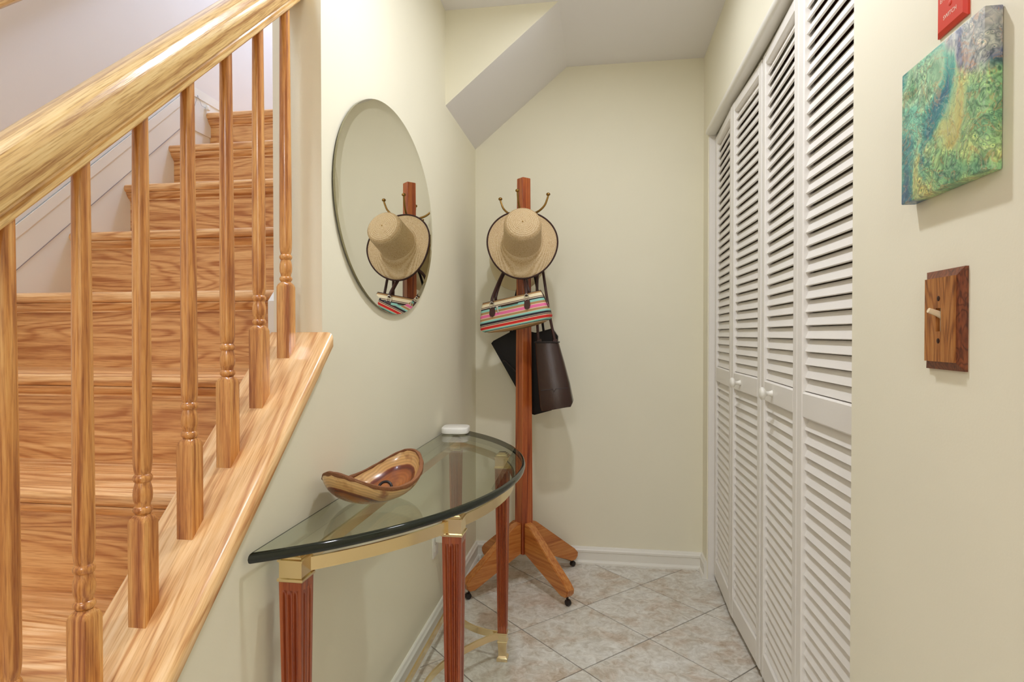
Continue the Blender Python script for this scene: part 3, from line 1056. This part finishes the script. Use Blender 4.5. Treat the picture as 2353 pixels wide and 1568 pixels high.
band('apron', [LEGS[0], LEGS[3]], .677, .703)
def bow(A, B, dx, dy, n=18):
    out = []
    for i in range(n + 1):
        t = i / n
        k = math.sin(PI * t) ** .8
        out.append((A[0] + (B[0] - A[0]) * t + dx * k, A[1] + (B[1] - A[1]) * t + dy * k))
    return out
band('stretcher', bow(LEGS[1], LEGS[2], -.18, 0), .076, .098, .007)
band('stretcher', bow(LEGS[2], LEGS[3], -.045, -.07), .076, .098, .007)
band('stretcher', bow(LEGS[0], LEGS[1], -.045, .07), .076, .098, .007)
band('stretcher', [LEGS[0], LEGS[3]], .076, .098, .007)

# ------------------------------------------------------------------ things on the table
def bowl():
    e = empty('wooden_bowl', (-.520, 1.322, ZT))
    A, B = .146, .088
    e.rotation_euler = (0, 0, math.atan2(.335, .105))
    tag(e, 'oval saddle-rimmed wooden bowl with dark heartwood, standing on the glass table', 'bowl')
    bm = bmesh.new()
    n, m = 56, 14
    rim = lambda t: .043 + .050 * abs(math.cos(t)) ** 2.2
    def P(s, t, off):
        a = s * PI / 2
        f = math.sin(a) ** .85
        g = 1 - math.cos(a) ** 1.15
        bs = .28
        rx = (A - off) * max(f, 0)
        ry = (B - off) * max(f, 0)
        return Vector((rx * math.cos(t), ry * math.sin(t), max(off * .9 + (rim(t) - off * .9) * g, off * .9)))
    def surf(off):
        rows = []
        for j in range(m + 1):
            s = .12 + .88 * j / m
            rows.append([bm.verts.new(P(s, 2 * PI * i / n, off)) for i in range(n)])
        return rows
    ro, ri = surf(0), surf(.008)
    for rows in (ro, ri):
        for a, b in zip(rows, rows[1:]):
            for i in range(n):
                bm.faces.new((a[i], a[(i + 1) % n], b[(i + 1) % n], b[i]))
        bm.faces.new(rows[0])
    for i in range(n):
        f = bm.faces.new((ro[-1][i], ro[-1][(i + 1) % n], ri[-1][(i + 1) % n], ri[-1][i]))
    obj('body', bm, 'bowl', e, local=True, smooth=50)
    bm = bmesh.new()
    rows = []
    for i in range(n):
        t = 2 * PI * i / n
        c = (P(1, t, 0) + P(1, t, .008)) / 2
        rad = Vector((math.cos(t), math.sin(t), 0))
        j = random.uniform(.8, 1.25)
        rows.append([bm.verts.new(c + rad * (q * .0052) * j + Vector((0, 0, z * j))) for q, z in ((-1, -.001), (-.8, .0025), (0, .0035), (.8, .0025), (1, -.003), (.6, -.006), (-.6, -.004))])
    for i in range(n):
        a, b = rows[i], rows[(i + 1) % n]
        for j in range(7):
            bm.faces.new((a[j], a[(j + 1) % 7], b[(j + 1) % 7], b[j]))
    tag(obj('bark_rim', bm, 'bark', e, local=True, smooth=60), 'rough bark rim')
    return e
bw = bowl()
# little things lying in the bowl
BZ = ZT + .012
co = empty('pale_pebble', (-.514, 1.300, BZ))
tag(co, 'pale rounded trinket lying in the wooden bowl', 'trinket')
bm = bmesh.new()
lathe(bm, [(0, -.003), (.010, -.002), (.014, .003), (.012, .009), (.006, .012), (0, .0125)], 16)
obj('shell', bm, 'ivory', co, local=True, smooth=60)
kr = empty('key_ring', (-.500, 1.330, BZ))
tag(kr, 'dark looped key ring lying in the wooden bowl', 'keys')
bm = bmesh.new()
torus(bm, .016, .0035, 24, 8, Matrix.Translation((0, 0, .014)) @ Matrix.Rotation(math.radians(60), 4, 'X'))
obj('loop', bm, 'black', kr, local=True, smooth=60)
box('key', .004, .03, -.006, .004, .004, .007, 'chrome', kr, .001, local=True)
tg = empty('key_tag', (-.488, 1.320, BZ))
tg.rotation_euler = (0, 0, .9)
tag(tg, 'small blue tag lying in front of the key ring in the bowl', 'tag')
box('tag_body', -.016, .016, -.006, .006, .001, .005, 'blue', tg, .001, local=True)
bm = bmesh.new()
torus(bm, .004, .0008, 14, 6, Matrix.Translation((.018, 0, .003)))
obj('split_ring', bm, 'chrome', tg, local=True, smooth=60)
# white hub
hb = empty('white_hub', (-.560, 2.262, ZT))
hb.rotation_euler = (0, 0, .10)
tag(hb, 'small white rounded square box on the far end of the glass table', 'device')
def rsq(h, r, n=6):
    out = []
    for cx, cy, a0 in ((1, 1, 0), (-1, 1, 90), (-1, -1, 180), (1, -1, 270)):
        for i in range(n + 1):
            a = math.radians(a0 + 90 * i / n)
            out.append((cx * (h - r) + r * math.cos(a), cy * (h - r) + r * math.sin(a)))
    return out
def stack(bm, lv, r):
    rows = [[bm.verts.new((x, y, z)) for x, y in rsq(h, min(r, h * .6))] for h, z in lv]
    for a, b in zip(rows, rows[1:]):
        for i in range(len(a)):
            bm.faces.new((a[i], a[(i + 1) % len(a)], b[(i + 1) % len(a)], b[i]))
    bm.faces.new(rows[0]); bm.faces.new(rows[-1])
bm = bmesh.new()
stack(bm, [(.050, .004), (.052, .006), (.0525, .022), (.051, .0255), (.048, .0275)], .026)
obj('body', bm, 'plastic', hb, local=True, smooth=40)
bm = bmesh.new()
stack(bm, [(.044, 0), (.044, .0045)], .022)
tag(obj('base', bm, plain('grey_rubber', s2l(150, 145, 130), .7), hb, local=True), 'grey foot')

# ------------------------------------------------------------------ coat rack
RX, RYC = -.345, 2.675
rk = empty('coat_rack', (RX, RYC, 0))
tag(rk, 'tall reddish wooden coat rack on four splayed casters standing before the end wall', 'coat rack')
bm = bmesh.new()
def rotsq(bm, lv, ang=PI / 4, ch=.08):
    rows = []
    for h, z in lv:
        row = []
        for sx, sy in ((-1, -1), (1, -1), (1, 1), (-1, 1)):
            for q in (0, 1):
                px, py = sx * h, sy * h
                c = h * ch
                first = (sx * sy > 0)
                if (q == 0) == first:
                    py -= sy * c
                else:
                    px -= sx * c
                row.append(bm.verts.new((px * math.cos(ang) - py * math.sin(ang), px * math.sin(ang) + py * math.cos(ang), z)))
        rows.append(row)
    for a, b in zip(rows, rows[1:]):
        for i in range(8):
            bm.faces.new((a[i], a[(i + 1) % 8], b[(i + 1) % 8], b[i]))
    bm.faces.new(rows[0]); bm.faces.new(rows[-1])
rotsq(bm, [(.0300, .137), (.0305, .14), (.0222, 1.832), (.0205, 1.834)])
obj('post', bm, 'rack', rk, local=True)
def rack_leg():
    # in the radial plane: r outward, z up
    side = [(.030, .272), (.050, .270), (.300, .088), (.318, .066), (.315, .046), (.300, .036), (.275, .040), (.120, .118), (.070, .158), (.030, .137)]
    side = [(.030, .276), (.058, .270), (.298, .092), (.318, .070), (.316, .052), (.303, .038), (.275, .036), (.045, .140), (.030, .137)]
    bm = bmesh.new()
    hw = .0205
    a = [bm.verts.new((-hw, r, z)) for r, z in side]
    b = [bm.verts.new((hw, r, z)) for r, z in side]
    n = len(side)
    for k in range(n):
        bm.faces.new((a[k], a[(k + 1) % n], b[(k + 1) % n], b[k]))
    fa, fb = bm.faces.new(a), bm.faces.new(b)
    es = [e for e in bm.edges if abs(e.verts[0].co.x - e.verts[1].co.x) < 1e-6]
    bmesh.ops.bevel(bm, geom=es, offset=.003, segments=2, affect='EDGES')
    return bm
l0 = obj('leg', rack_leg(), 'rackleg', rk, local=True, smooth=40)
bm = bmesh.new()
bx(bm, -.004, .004, -.003, .003, .020, .045)
lathe(bm, [(.009, 0), (.009, .004)], 12, (0, 0, .040))
lathe(bm, [(.004, -.009), (.0125, -.008), (.0135, -.004), (.0135, .004), (.0125, .008), (.004, .009)], 16, (0, .004, .0136), 'x')
for v in bm.verts: v.co.y += .296
c0 = obj('caster', bm, 'black', l0, local=True, smooth=40)
lg = [l0]
for k in range(3):
    l = l0.copy(); C.objects.link(l)
    c = c0.copy(); c.parent = l; C.objects.link(c)
    lg.append(l)
for k, l in enumerate(lg):
    l.rotation_euler = (0, 0, PI / 4 + k * PI / 2)
# double hooks (upper curved arm with a ball)
def hook_mesh(z):
    bm = bmesh.new()
    p = smoothpath([(.026, 0, z), (.040, 0, z + .004), (.075, 0, z + .018), (.100, 0, z + .040), (.112, 0, z + .066), (.117, 0, z + .082)], 5)
    tube(bm, p, [.0055 - .0015 * i / (len(p) - 1) for i in range(len(p))], 10)
    bx(bm, .020, .030, -.008, .008, z - .035, z + .015, .002)
    q = smoothpath([(.028, 0, z - .02), (.045, 0, z - .028), (.058, 0, z - .018), (.062, 0, z - .004)], 4)
    tube(bm, q, .0042, 8)
    return bm
def ball(z):
    bm = bmesh.new()
    lathe(bm, [(0, 0), (.005, .0005), (.0085, .003), (.0095, .007), (.008, .011), (.004, .0135), (0, .014)], 16, (.1172, 0, z + .081))
    return bm
def tip(z):
    bm = bmesh.new()
    lathe(bm, [(0, -.006), (.004, -.005), (.0055, -.001), (.004, .003), (0, .004)], 12, (.062, 0, z))
    return bm
for zz, angs in ((1.665, (-96, -14, 86, 164)), (1.47, (-55, 35, 125, 215))):
    h0 = obj('hook', hook_mesh(zz), 'antique', rk, local=True, smooth=50)
    k0 = obj('knob', ball(zz), 'antique', h0, local=True, smooth=60)
    k1 = obj('tip', tip(zz), 'antique', h0, local=True, smooth=60)
    hs = [h0]
    for _ in angs[1:]:
        h = h0.copy(); C.objects.link(h)
        for k in (k0, k1):
            c = k.copy(); c.parent = h; C.objects.link(c)
        hs.append(h)
    for h, a in zip(hs, angs):
        h.rotation_euler = (0, 0, math.radians(a))

# ------------------------------------------------------------------ straw hat
hat = empty('straw_hat', (-.334, 2.545, 1.530), (math.radians(68), math.radians(0), math.radians(8)))
tag(hat, 'wide brimmed straw hat with dark brown edge hanging at the front of the rack', 'hat')
bm = bmesh.new()
n = 64
BR = .152
prof = [(.0, .1555), (.016, .1555), (.034, .1545), (.055, .151), (.067, .148), (.0755, .140), (.0785, .125), (.080, .06), (.081, .014), (.0835, .005), (.092, .0005), (.115, -.004), (.140, -.006), (BR, -.004)]
inner = [(BR, -.0065), (.140, -.0085), (.115, -.0065), (.092, -.002), (.0815, .002), (.078, .02), (.076, .05), (.074, .11), (.066, .138), (.05, .147), (0, .152)]
droop = lambda t: .006 * math.cos(2 * t + .4) - .050 * max(0, -math.sin(t)) ** 1.5 + .012 * max(0, math.sin(t))
def wob(v):
    r = math.hypot(v.co.x, v.co.y)
    if r > .085:
        t = math.atan2(v.co.y, v.co.x)
        k = ((r - .085) / .073) ** 1.3
        v.co.z += k * droop(t)
vs = lathe(bm, prof + inner, n)
for v in vs: wob(v)
obj('crown_and_brim', bm, 'straw', hat, local=True, smooth=60)
bm = bmesh.new()
torus(bm, BR, .0036, 72, 8)
for v in bm.verts:
    z = v.co.z; v.co.z = 0
    r0 = math.hypot(v.co.x, v.co.y)
    t = math.atan2(v.co.y, v.co.x)
    v.co.z = z * 1.3 - .005 + droop(t) * ((BR - .085) / .073) ** 1.3
obj('edge_binding', bm, 'binding', hat, local=True, smooth=60)
bm = bmesh.new()
lathe(bm, [(0, 0), (.003, .0005), (.0028, .0018), (0, .0025)], 10, (0, 0, .1553))
obj('eyelet', bm, 'antique', hat, local=True)

# cream hat on the back hook
ch = empty('cream_hat', (-.392, 2.822, 1.478), (math.radians(-80), math.radians(0), math.radians(-14)))
tag(ch, 'cream cloth sun hat mostly hidden behind the straw hat and the post', 'hat')
bm = bmesh.new()
vs = lathe(bm, [(0, .085), (.03, .083), (.055, .075), (.068, .055), (.075, .01), (.085, 0), (.115, -.006), (.140, -.020), (.138, -.023), (.115, -.010), (.083, -.004), (.072, .01), (.065, .05), (.05, .07), (0, .08)], 48)
for v in vs:
    r = math.hypot(v.co.x, v.co.y)
    if r > .085:
        v.co.z += .006 * math.sin(5 * math.atan2(v.co.y, v.co.x)) * (r - .085) / .07
obj('crown_and_brim', bm, 'cloth', ch, local=True, smooth=60)
bm = bmesh.new()
torus(bm, .0765, .002, 40, 6, Matrix.Translation((0, 0, .012)) @ Matrix.Diagonal((1, 1, 4, 1)))
obj('hat_band', bm, plain('tan_band', s2l(176, 150, 100), .8), ch, local=True, smooth=60)

# ------------------------------------------------------------------ striped handbag
def T(*c): return s2l(*c)
tan, crm, nav, teal, pnk, red, mar = T(172, 134, 88), T(236, 222, 188), T(34, 22, 34), T(140, 198, 186), T(228, 112, 158), T(212, 40, 34), T(78, 20, 34)
st = [(0, tan), (.05, crm), (.15, mar), (.175, crm), (.195, nav), (.235, teal), (.31, tan), (.385, crm), (.40, pnk), (.50, crm), (.515, tan), (.585, crm), (.595, teal), (.655, nav), (.725, crm), (.735, mar), (.765, crm), (.785, red), (.865, crm), (.88, teal), (.925, nav), (.945, crm), (.96, tan)]
hbz = .135
M['stripes'] = stripe_mat(0, hbz, [(p, c[:3]) for p, c in st])
hg = empty('striped_handbag', (-.358, 2.546, 1.156), (math.radians(2), math.radians(-10.5), math.radians(-14)))
tag(hg, 'striped multicolour handbag with brown handles hanging below the straw hat', 'bag')
bm = bmesh.new()
lv = [(.130, .040, 0), (.152, .052, .008), (.162, .056, .022), (.160, .054, .045), (.153, .046, .08), (.146, .033, .11), (.141, .022, .128), (.138, .016, hbz)]
rows = []
for hx, hy, z in lv:
    row = []
    n = 48
    for i in range(n):
        a = 2 * PI * i / n
        e_ = .45
        cx_, sy_ = math.cos(a), math.sin(a)
        x = hx * math.copysign(abs(cx_) ** .35, cx_)
        y = hy * math.copysign(abs(sy_) ** .55, sy_)
        sag = -.010 * (1 - (x / hx) ** 2) * (1 - z / hbz) + .006 * (x / hx) ** 2 * (z < .02)
        row.append(bm.verts.new((x, y, z + sag * .6)))
    rows.append(row)
for a, b in zip(rows, rows[1:]):
    for i in range(len(a)):
        bm.faces.new((a[i], a[(i + 1) % len(a)], b[(i + 1) % len(a)], b[i]))
bm.faces.new(rows[0]); bm.faces.new(rows[-1])
obj('body', bm, 'stripes', hg, local=True, smooth=60)
bm = bmesh.new()
tube(bm, [(-.138, 0, hbz + .001), (0, 0, hbz), (.138, 0, hbz + .001), (.147, 0, .11), (.158, 0, .06)], .0028, 8)
obj('zipper', bm, 'binding', hg, local=True, smooth=60)
for side in (-1, 1):
    hx = .082
    yb = -.040 if side < 0 else .040
    bm = bmesh.new()
    yt = .052 if side < 0 else .066
    pts = smoothpath([(-hx, yb * .75, .125), (-hx + .004, yb * .4, .155), (-.055, yt, .235), (-.02, yt, .268), (.02, yt, .270), (.055, yt, .235), (hx - .004, yb * .4, .155), (hx, yb * .75, .125)], 6)
    tube(bm, pts, .0068, 10)
    obj('handle', bm, 'strap', hg, local=True, smooth=60)
    for sx in (-1, 1):
        yf = yb * 1.02 if side < 0 else yb
        bm = bmesh.new()
        torus(bm, .0135, .0017, 20, 6, Matrix.Translation((sx * hx, yb * .86, .116)) @ Matrix.Rotation(PI / 2, 4, 'X') @ Matrix.Diagonal((.8, 1.15, 1, 1)))
        obj('ring', bm, 'chrome', hg, local=True, smooth=60)
        bm = bmesh.new()
        pr = [(-.012, .105), (.012, .105), (.014, .080), (.010, .070), (0, .066), (-.010, .070), (-.014, .080)]
        def yy(z): return (.0335 + (.105 - z) * .42 + .0035)
        a = [bm.verts.new((sx * hx + x, side * yy(z), z)) for x, z in pr]
        b = [bm.verts.new((sx * hx + x, side * (yy(z) - .006), z)) for x, z in pr]
        for k in range(len(pr)):
            bm.faces.new((a[k], a[(k + 1) % len(pr)], b[(k + 1) % len(pr)], b[k]))
        bm.faces.new(a); bm.faces.new(b)
        obj('handle_tab', bm, 'strap', hg, local=True)
# outside pocket zip with its silver pull
bm = bmesh.new()
a = [(-.038, -.0405, .1075), (.040, -.0405, .1075), (.040, -.0425, .1015), (-.038, -.0425, .1015)]
va = [bm.verts.new(p) for p in a]; vb = [bm.verts.new((p[0], p[1] + .008, p[2])) for p in a]
for k in range(4): bm.faces.new((va[k], va[(k + 1) % 4], vb[(k + 1) % 4], vb[k]))
bm.faces.new(va); bm.faces.new(vb)
obj('pocket_zip', bm, 'binding', hg, local=True)
bm = bmesh.new()
bx(bm, -.056, -.050, -.0500, -.0465, .078, .104, .001)
bx(bm, -.0585, -.0475, -.0500, -.0455, .102, .108, .001)
obj('zip_pull', bm, 'chrome', hg, local=True)

# ------------------------------------------------------------------ bags behind
def hexbox(bm, pts):
    """8 points: bottom 4 then top 4"""
    v = [bm.verts.new(p) for p in pts]
    for f in ((0, 1, 2, 3), (4, 5, 6, 7), (0, 1, 5, 4), (1, 2, 6, 5), (2, 3, 7, 6), (3, 0, 4, 7)):
        bm.faces.new([v[i] for i in f])
tote = empty('brown_tote', (-.205, 2.66, .80))
tag(tote, 'shiny dark brown leather tote with a stitched V seam hanging right of the post', 'bag')
bm = bmesh.new()
def pt(u, d, z): return Vector((u, d, z))
lv = [(-.256, -.128, .793), (-.262, -.120, .812), (-.270, -.136, .90), (-.279, -.160, 1.00), (-.286, -.184, 1.092)]
y0b, y1b, y0t, y1t = 2.575, 2.70, 2.60, 2.66
def rowp(xa, xb, z, t):
    ya = y0b + (y0t - y0b) * t
    yb_ = y1b + (y1t - y1b) * t
    c = .012
    tilt = .02
    return [(xa + c, ya - .0, z), (xb - c, ya + .0, z + tilt * (1 - t)), (xb, ya + c, z + tilt * (1 - t)), (xb, yb_ - c, z + tilt * (1 - t)), (xb - c, yb_, z + tilt * (1 - t)), (xa + c, yb_, z), (xa, yb_ - c, z), (xa, ya + c, z)]
rows = []
for xa, xb, z in lv:
    t = (z - .793) / .30
    rows.append([bm.verts.new(p) for p in rowp(xa, xb, z, t)])
for a, b in zip(rows, rows[1:]):
    for i in range(8):
        bm.faces.new((a[i], a[(i + 1) % 8], b[(i + 1) % 8], b[i]))
bm.faces.new(rows[0]); bm.faces.new(rows[-1])
obj('body', bm, 'leather', tote, smooth=50)
bm = bmesh.new()
def fy(z): return y0b + (y0t - y0b) * (z - .793) / .30 - .001
tube(bm, [(-.257, fy(.885), .883), (-.207, fy(.885), .889), (-.200, fy(.877), .877), (-.193, fy(.886), .891), (-.140, fy(.89), .896)], .0013, 6)
obj('v_seam', bm, 'leather_seam', tote)
bm = bmesh.new()
tube(bm, [(-.286, 2.598, 1.094), (-.184, 2.598, 1.094), (-.182, 2.66, 1.094), (-.288, 2.66, 1.094), (-.286, 2.598, 1.094)], .0035, 8)
obj('top_binding', bm, 'leather_seam', tote, smooth=60)
bm = bmesh.new()
tube(bm, smoothpath([(-.270, 2.61, 1.085), (-.274, 2.615, 1.13), (-.279, 2.625, 1.22), (-.280, 2.635, 1.34), (-.276, 2.642, 1.42), (-.266, 2.643, 1.452), (-.256, 2.642, 1.42), (-.240, 2.63, 1.32), (-.220, 2.618, 1.20), (-.203, 2.612, 1.12), (-.196, 2.61, 1.085)], 6), .0062, 10)
obj('handle', bm, 'strap', tote, smooth=60)
for x in (-.268, -.198):
    box('handle_loop', x - .010, x + .010, 2.603, 2.618, 1.082, 1.108, 'strap', tote, .003)

bb = empty('black_bag', (-.34, 2.79, .80))
tag(bb, 'flat black leather bag hanging tilted behind the post of the rack', 'bag')
bm = bmesh.new()
yb0, yb1 = 2.745, 2.80
Q = [(-.338, .800), (-.225, .775), (-.210, 1.147), (-.508, 1.090)]
P8 = []
# corner outline in the x-z plane: left top, left bottom, right bottom, right top
out = [(-.510, 1.086), (-.500, 1.098), (-.385, 1.158), (-.300, 1.128), (-.222, 1.158), (-.196, 1.120), (-.205, .800), (-.225, .775), (-.305, .752), (-.322, .757)]
a = [bm.verts.new((x, yb0, z)) for x, z in out]
b = [bm.verts.new((x, yb1, z)) for x, z in out]
n = len(out)
for k in range(n):
    bm.faces.new((a[k], a[(k + 1) % n], b[(k + 1) % n], b[k]))
bm.faces.new(a); bm.faces.new(b)
bmesh.ops.bevel(bm, geom=[e for e in bm.edges if abs(e.verts[0].co.y - e.verts[1].co.y) < 1e-6], offset=.008, segments=2, affect='EDGES')
obj('body', bm, 'blackleather', bb, smooth=45)
bm = bmesh.new()
tube(bm, smoothpath([(-.452, yb0 - .001, 1.005), (-.440, yb0 - .003, 1.003), (-.42, yb0 - .002, .985), (-.39, yb0 - .001, .955)], 4), .003, 8)
obj('pocket_seam', bm, 'leather_seam', bb, smooth=60)
bm = bmesh.new()
tube(bm, smoothpath([(-.42, 2.772, 1.13), (-.405, 2.772, 1.26), (-.365, 2.768, 1.42), (-.335, 2.764, 1.452), (-.31, 2.768, 1.42), (-.28, 2.772, 1.26), (-.262, 2.772, 1.13)], 6), .006, 10)
obj('handle', bm, 'blackleather', bb, smooth=60)

# ------------------------------------------------------------------ right wall: painting, plates
pic = empty('canvas_painting', (XR, .909, 1.331))
tag(pic, 'small square teal and yellow poured paint canvas on the right wall', 'painting')
box('canvas', XR - .0215, XR - .0005, .808, 1.010, 1.331, 1.532, 'pour', pic, .0018, 2)
bm = bmesh.new()
bx(bm, XR - .0006, XR, .812, 1.006, 1.335, 1.528)
obj('backing', bm, 'closet', pic)

sw = empty('light_switch', (XR, .920, 1.08))
tag(sw, 'brown wooden light switch plate with an ivory toggle below the painting', 'switch')
bm = bmesh.new()
Y_0, Y_1, Z_0, Z_1 = .874, .969, 1.079, 1.221
def rect(x, d): return [bm.verts.new((x, y, z)) for y, z in ((Y_0 + d, Z_0 + d), (Y_1 - d, Z_0 + d), (Y_1 - d, Z_1 - d), (Y_0 + d, Z_1 - d))]
R = [rect(XR, 0), rect(XR - .004, 0), rect(XR - .0095, .0125)]
for a, b in zip(R, R[1:]):
    for i in range(4):
        bm.faces.new((a[i], a[(i + 1) % 4], b[(i + 1) % 4], b[i]))
obj('bevelled_frame', bm, 'plate_dark', sw)
bm = bmesh.new()
ya, yb_, za, zb = Y_0 + .0115, Y_1 - .0115, Z_0 + .0115, Z_1 - .0115
yc, zc = (ya + yb_) / 2, (za + zb) / 2
x1, x0 = XR - .0095, XR - .0125
# face with a slot
hy, hz = .0065, .0165
xs = []
for x in (x0, x1 + .004):
    xs.append(([bm.verts.new((x, y, z)) for y, z in ((ya, za), (yb_, za), (yb_, zb), (ya, zb))], [bm.verts.new((x, y, z)) for y, z in ((yc - hy, zc - hz), (yc + hy, zc - hz), (yc + hy, zc + hz), (yc - hy, zc + hz))]))
(oa, ia), (ob, ib) = xs
for i in range(4):
    j = (i + 1) % 4
    bm.faces.new((oa[i], oa[j], ia[j], ia[i]))
    bm.faces.new((oa[i], oa[j], ob[j], ob[i]))
    bm.faces.new((ia[i], ia[j], ib[j], ib[i]))
obj('face', bm, 'plate', sw)
box('switch_body', XR - .007, XR - .004, yc - hy, yc + hy, zc - hz, zc + hz, 'ivory', sw)
bm = bmesh.new()
tube(bm, [(XR - .005, yc, zc + .004), (XR - .014, yc, zc + .009), (XR - .0255, yc, zc + .0135)], [.0048, .0042, .0036], 10)
obj('toggle', bm, 'ivory', sw, smooth=60)
for dz in (-.030, .030):
    bm = bmesh.new()
    lathe(bm, [(.0038, 0), (.0038, .0005), (.002, .001), (0, .001)], 12, (x0 + .0002, yc, zc + dz), '-x')
    obj('screw', bm, 'screw', sw)

ep = empty('emergency_switch', (XR, .9115, 1.556))
tag(ep, 'red emergency switch plate with white lettering above the painting', 'switch')
bm = bmesh.new()
Y_0, Y_1, Z_0, Z_1 = .876, .947, 1.556, 1.672
R = [rect(XR, 0), rect(XR - .003, 0), rect(XR - .006, .006)]
for a, b in zip(R, R[1:]):
    for i in range(4):
        bm.faces.new((a[i], a[(i + 1) % 4], b[(i + 1) % 4], b[i]))
bm.faces.new(R[-1])
obj('plate', bm, 'red', ep)
def text(name, body, y, z, size, parent):
    cu = bpy.data.curves.new(name, 'FONT')
    cu.body = body
    cu.size = size
    cu.align_x = 'CENTER'
    cu.align_y = 'CENTER'
    cu.extrude = .0001
    t = bpy.data.objects.new('t', cu)
    C.objects.link(t)
    bpy.context.view_layer.update()
    me = bpy.data.meshes.new_from_object(t.evaluated_get(bpy.context.evaluated_depsgraph_get()))
    bpy.data.objects.remove(t)
    me.name = name
    me.materials.clear()
    me.materials.append(M['ink'])
    o = bpy.data.objects.new(name, me)
    tag(o, kind='stuff')
    o.matrix_basis = Matrix(((0, 0, -1, XR - .0062), (-1, 0, 0, y), (0, 1, 0, z), (0, 0, 0, 1)))
    C.objects.link(o)
    o.parent = parent
    o.matrix_parent_inverse = world_of(parent).inverted()
    return o
text('lettering', 'EMERGENCY', .9115, 1.6035, .0085, ep)
text('lettering', 'SWITCH', .9115, 1.5765, .0085, ep)
for z in (1.590, 1.644):
    bm = bmesh.new()
    lathe(bm, [(.0036, 0), (.0034, .0008), (.0015, .0014), (0, .0014)], 12, (XR - .006, .9115, z), '-x')
    obj('screw', bm, 'red', ep)
bm = bmesh.new()
bx(bm, XR - .019, XR - .006, .9085, .9145, 1.619, 1.627, .001)
obj('toggle', bm, 'red', ep)

# ------------------------------------------------------------------ outlet under the table
ol = empty('wall_outlet', (XL, 2.183, .34))
tag(ol, 'white wall outlet low on the left wall under the glass table', 'outlet')
bm = bmesh.new()
bx(bm, XL, XL + .006, 2.147, 2.218, .284, .398, .002, 2)
obj('cover_plate', bm, 'plastic', ol, smooth=40)
for z in (.318, .364):
    bm = bmesh.new()
    bx(bm, XL + .005, XL + .008, 2.168, 2.197, z - .014, z + .014, .0012)
    obj('socket', bm, 'plastic', ol)
ad = empty('plug_adapter', (XL + .008, 2.183, .355))
tag(ad, 'white plug adapter in the upper socket of the outlet', 'plug')
box('plug_body', XL + .0085, XL + .048, 2.164, 2.202, .342, .384, 'plastic', ad, .004, 2)
box('plug_face', XL + .048, XL + .0505, 2.170, 2.196, .348, .378, 'plastic', ad, .0008)
